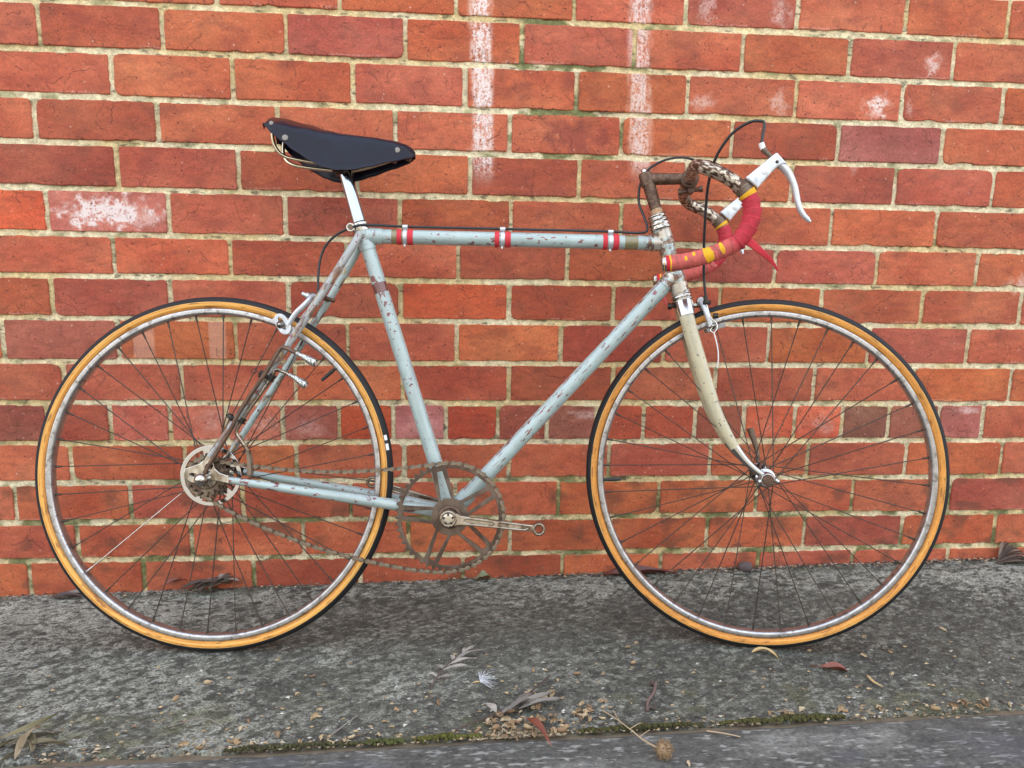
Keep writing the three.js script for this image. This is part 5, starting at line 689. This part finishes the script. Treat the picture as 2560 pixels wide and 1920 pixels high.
for (const [x, z, l, a, lab] of [[0.300, 0.610, 0.052, -0.35, 'thin straw stalk lying over the kerb edge near the moss'], [-0.300, 0.578, 0.062, 0.95, 'thin bare stick leaning towards the rear wheel near the kerb joint'], [-0.605, 0.590, 0.060, 0.05, 'short grey stick lying flat beside the kerb joint'], [0.838, 0.398, 0.022, -0.6, 'tiny black stick alone on the pavement right of the front wheel']]) top(lay(mesh('x', sweep([V(0, 0.003, 0), V(l * 0.5, 0.006, 0.003), V(l, 0.003, 0)], t => lerp(0.0014, 0.0009, t), { n: 6, seg: 8 }), x > 0.5 ? darkLeaf : x > 0 ? woodTan : grey), x, z, a), 'stick', lab, 'stick');
top(lay(mesh('x', sweep([V(0, 0.002, 0), V(0.03, 0.006, -0.008), V(0.06, 0.007, -0.010), V(0.09, 0.002, 0.006)], 0.0009, { n: 6, seg: 12 }), grey), -0.565, 0.537), 'stick', 'thin bowed grey stalk on the pavement below the rear wheel', 'stick');
// seed husks: small split shells, each one a thing
{
  const r = rng(151), variants = []; const mats = [leafMat([0.33, 0.22, 0.115]), leafMat([0.40, 0.29, 0.165]), leafMat([0.24, 0.15, 0.08]), leafMat([0.46, 0.36, 0.23])];
  for (let k = 0; k < 5; k++) { const l = []; if (k < 3) { const q = new THREE.SphereGeometry(0.0062, 9, 6, 0, Math.PI * (0.75 + 0.2 * k), 0.1, Math.PI * 0.7); q.rotateX(0.5 * k); q.scale(1.35, 0.75, 0.8); q.translate(0, 0.0036, 0); l.push(q); l.push(leafGeo(0.010, 0.005, { seed: 160 + k, arch: 0.3 })); } else { for (let i = 0; i < 3; i++) { const q = leafGeo(0.008 + r() * 0.005, 0.0045, { seed: 170 + i, arch: 0.3, curl: 0.15, bend: 0.8 }); q.rotateY(i * 0.5 + r() * 0.8); q.translate(r() * 0.003, i * 0.001, r() * 0.003); l.push(q); } } variants.push(join(l)); }
  const put = (x, z, s, up, lab, grp) => { const m = new THREE.Mesh(variants[Math.floor(r() * 5)], mats[Math.floor(r() * 4)]); m.scale.setScalar(s); lay(m, x, z, r() * 6.28, up); m.rotation.x = (r() - 0.5) * 0.5; top(m, 'seed_husk', lab, 'seed husk', grp); };
  const heap = 'tan split seed husk in the heap at the kerb joint'; for (let i = 0; i < 46; i++) { const a = r() * 6.28, d = Math.sqrt(r()), x = 0.006 + Math.cos(a) * d * 0.078, z = 0.580 + Math.sin(a) * d * 0.026 - (r() < 0.25 ? 0.03 : 0); put(x, Math.min(z, 0.604), 0.6 + r() * 0.5, 0.001 + (1 - d) * 0.006, heap, 'seed husks heaped at the kerb joint'); }
  const cl = 'tan seed husk in a loose cluster on the pavement beside the husk heap'; for (const [x, z, n] of [[0.042, 0.492, 12], [0.118, 0.552, 12], [0.135, 0.520, 5]]) for (let i = 0; i < n; i++) put(x + (r() - 0.5) * 0.055, z + (r() - 0.5) * 0.026, 0.6 + r() * 0.45, 0.001, cl, 'seed husks in loose clusters');
  const ln = 'tan seed husk wedged along the mossy kerb joint'; for (let i = 0; i < 34; i++) { const x = [0.47, 0.60, 0.72, 0.80, -0.28, -0.40, -0.50][i % 7] + (r() - 0.5) * 0.11; put(x, zKerb(x) - 0.012 - r() * 0.020, 0.7 + r() * 0.5, 0.001, ln, 'seed husks along the kerb joint'); }
  const lo = 'single tan seed husk lying loose on the open pavement'; for (const [x, z] of [[-0.335, 0.525], [-0.38, 0.459], [-0.58, 0.457], [-0.54, 0.41], [-0.50, 0.40], [-0.36, 0.40], [-0.33, 0.43], [-0.30, 0.36], [-0.47, 0.545], [-0.33, 0.505], [-0.44, 0.535], [0.12, 0.425], [0.165, 0.43], [0.232, 0.395], [0.24, 0.335], [0.25, 0.325], [0.585, 0.375], [0.74, 0.39], [0.72, 0.33], [0.90, 0.31], [0.62, 0.50], [0.70, 0.46], [0.68, 0.40], [-0.20, 0.52], [-0.13, 0.50], [0.04, 0.41], [0.08, 0.445], [-0.62, 0.53], [-0.45, 0.555], [-0.22, 0.545], [0.245, 0.69], [-0.50, 0.555], [-0.39, 0.565]]) put(x, z, 0.5 + r() * 0.5, 0.001, lo, 'seed husks scattered on the pavement');
  // crumbs nobody could count
  const crumbs = (name, lab, n, where, cols) => { const pos = [], col = [], idx = [], nor = []; for (let i = 0; i < n; i++) { const [x, z, up] = where(); const s = 0.0012 + r() * 0.0034, c = cols[Math.floor(r() * cols.length)], v = 0.6 + r() * 0.8, y = gy(x, z) + up, a = r() * 6.28, b0 = pos.length / 3; for (const [p, q, h] of [[1, 0, 0], [-0.4, 0.6, 0.1], [-0.6, -0.5, 0.15], [0.1, 0, 0.75]]) { const X = (p * Math.cos(a) - q * Math.sin(a)) * s * 1.6, Z = (p * Math.sin(a) + q * Math.cos(a)) * s; pos.push(x + X, y + h * s, z + Z); nor.push(p * 0.5, 0.8, q * 0.5); col.push(c[0] * v, c[1] * v, c[2] * v); } idx.push(b0, b0 + 3, b0 + 1, b0 + 1, b0 + 3, b0 + 2, b0 + 2, b0 + 3, b0); }
    const g = new THREE.BufferGeometry(); g.setAttribute('position', new THREE.Float32BufferAttribute(pos, 3)); g.setAttribute('normal', new THREE.Float32BufferAttribute(nor, 3)); g.setAttribute('color', new THREE.Float32BufferAttribute(col, 3)); g.setIndex(idx); const m = mesh('x', g, std(0xffffff, 0.9, 0, { vertexColors: true, side: THREE.DoubleSide })); m.userData.kind = 'stuff'; top(m, name, lab, 'litter'); };
  crumbs('husk_litter', 'fine tan husk crumbs along the kerb joint', 800, () => { const x = r() < 0.3 ? 0.006 + (r() + r() - 1) * 0.10 : lerp(-0.75, 0.95, r()); return [x, zKerb(x) - 0.002 - r() * r() * 0.045, 0.0008]; }, [[0.30, 0.22, 0.12], [0.20, 0.14, 0.08], [0.38, 0.31, 0.20], [0.09, 0.06, 0.04]]);
  crumbs('wall_foot_litter', 'brown leaf crumbs along the foot of the brick wall', 1300, () => { const x = r() < 0.7 ? lerp(0.30, 1.35, r()) : lerp(-1.1, 0.3, r()); return [x, 0.003 + r() * r() * 0.028, 0.001 + r() * 0.004]; }, [[0.10, 0.06, 0.04], [0.20, 0.12, 0.07], [0.42, 0.30, 0.18], [0.05, 0.035, 0.03], [0.3, 0.26, 0.22]]);
  crumbs('pavement_grit', 'pale grit and husk crumbs scattered over the pavement', 500, () => { const x = lerp(-0.95, 1.15, r()); return [x, lerp(0.30, 0.60, Math.sqrt(r())), 0.0006]; }, [[0.5, 0.48, 0.42], [0.42, 0.30, 0.16], [0.36, 0.26, 0.14], [0.25, 0.24, 0.2]]);
}
// moss cushions in the joint
{
  const r = rng(181), blob = new THREE.IcosahedronGeometry(1, 0);
  for (const [x0, x1, wd, dn, c, lab] of [[-0.168, -0.062, 0.016, 300, [0.085, 0.085, 0.016], 'bright olive green moss cushion in the kerb joint left of the husk heap'], [0.095, 0.300, 0.014, 520, [0.050, 0.048, 0.013], 'dark green moss strip in the kerb joint under the seed ball stalk'], [0.330, 0.545, 0.017, 520, [0.062, 0.058, 0.016], 'broad green moss cushion in the kerb joint in front of the front wheel'], [-0.460, -0.245, 0.012, 360, [0.055, 0.052, 0.02], 'thin mossy strip in the kerb joint below the rear wheel'], [-0.245, -0.185, 0.012, 140, [0.06, 0.07, 0.018], 'small moss tuft in the kerb joint between two longer ones']]) {
    const l = []; for (let i = 0; i < dn; i++) { const t = r(), x = lerp(x0, x1, t), env = Math.sqrt(Math.sin(Math.PI * clamp(t * 0.94 + 0.03))) * (0.5 + 0.8 * noise(x * 70, 3, 183)), s = (r() + r() - 1), z = zKerb(x) - 0.004 - wd * 0.45 + s * wd * 0.55 * env, h = (1 - s * s) * 0.006 * env, k = 0.0012 + r() * 0.0018; const q = blob.clone(); q.scale(k, k * 1.3, k); q.rotateY(r() * 6); q.translate(x, yPath(x) + h - 0.001, z); const v = 0.45 + r() * 1.0, col = []; for (let j = 0; j < q.attributes.position.count; j++) col.push(c[0] * v * (1 + (r() - 0.5) * 0.2), c[1] * v, c[2] * v); q.setAttribute('color', new THREE.Float32BufferAttribute(col, 3)); l.push(q); }
    const m = mesh('x', l, std(0xffffff, 1, 0, { vertexColors: true })); m.userData.kind = 'stuff'; top(m, 'moss', lab, 'moss');
  }
}

renderer.render(scene, camera);
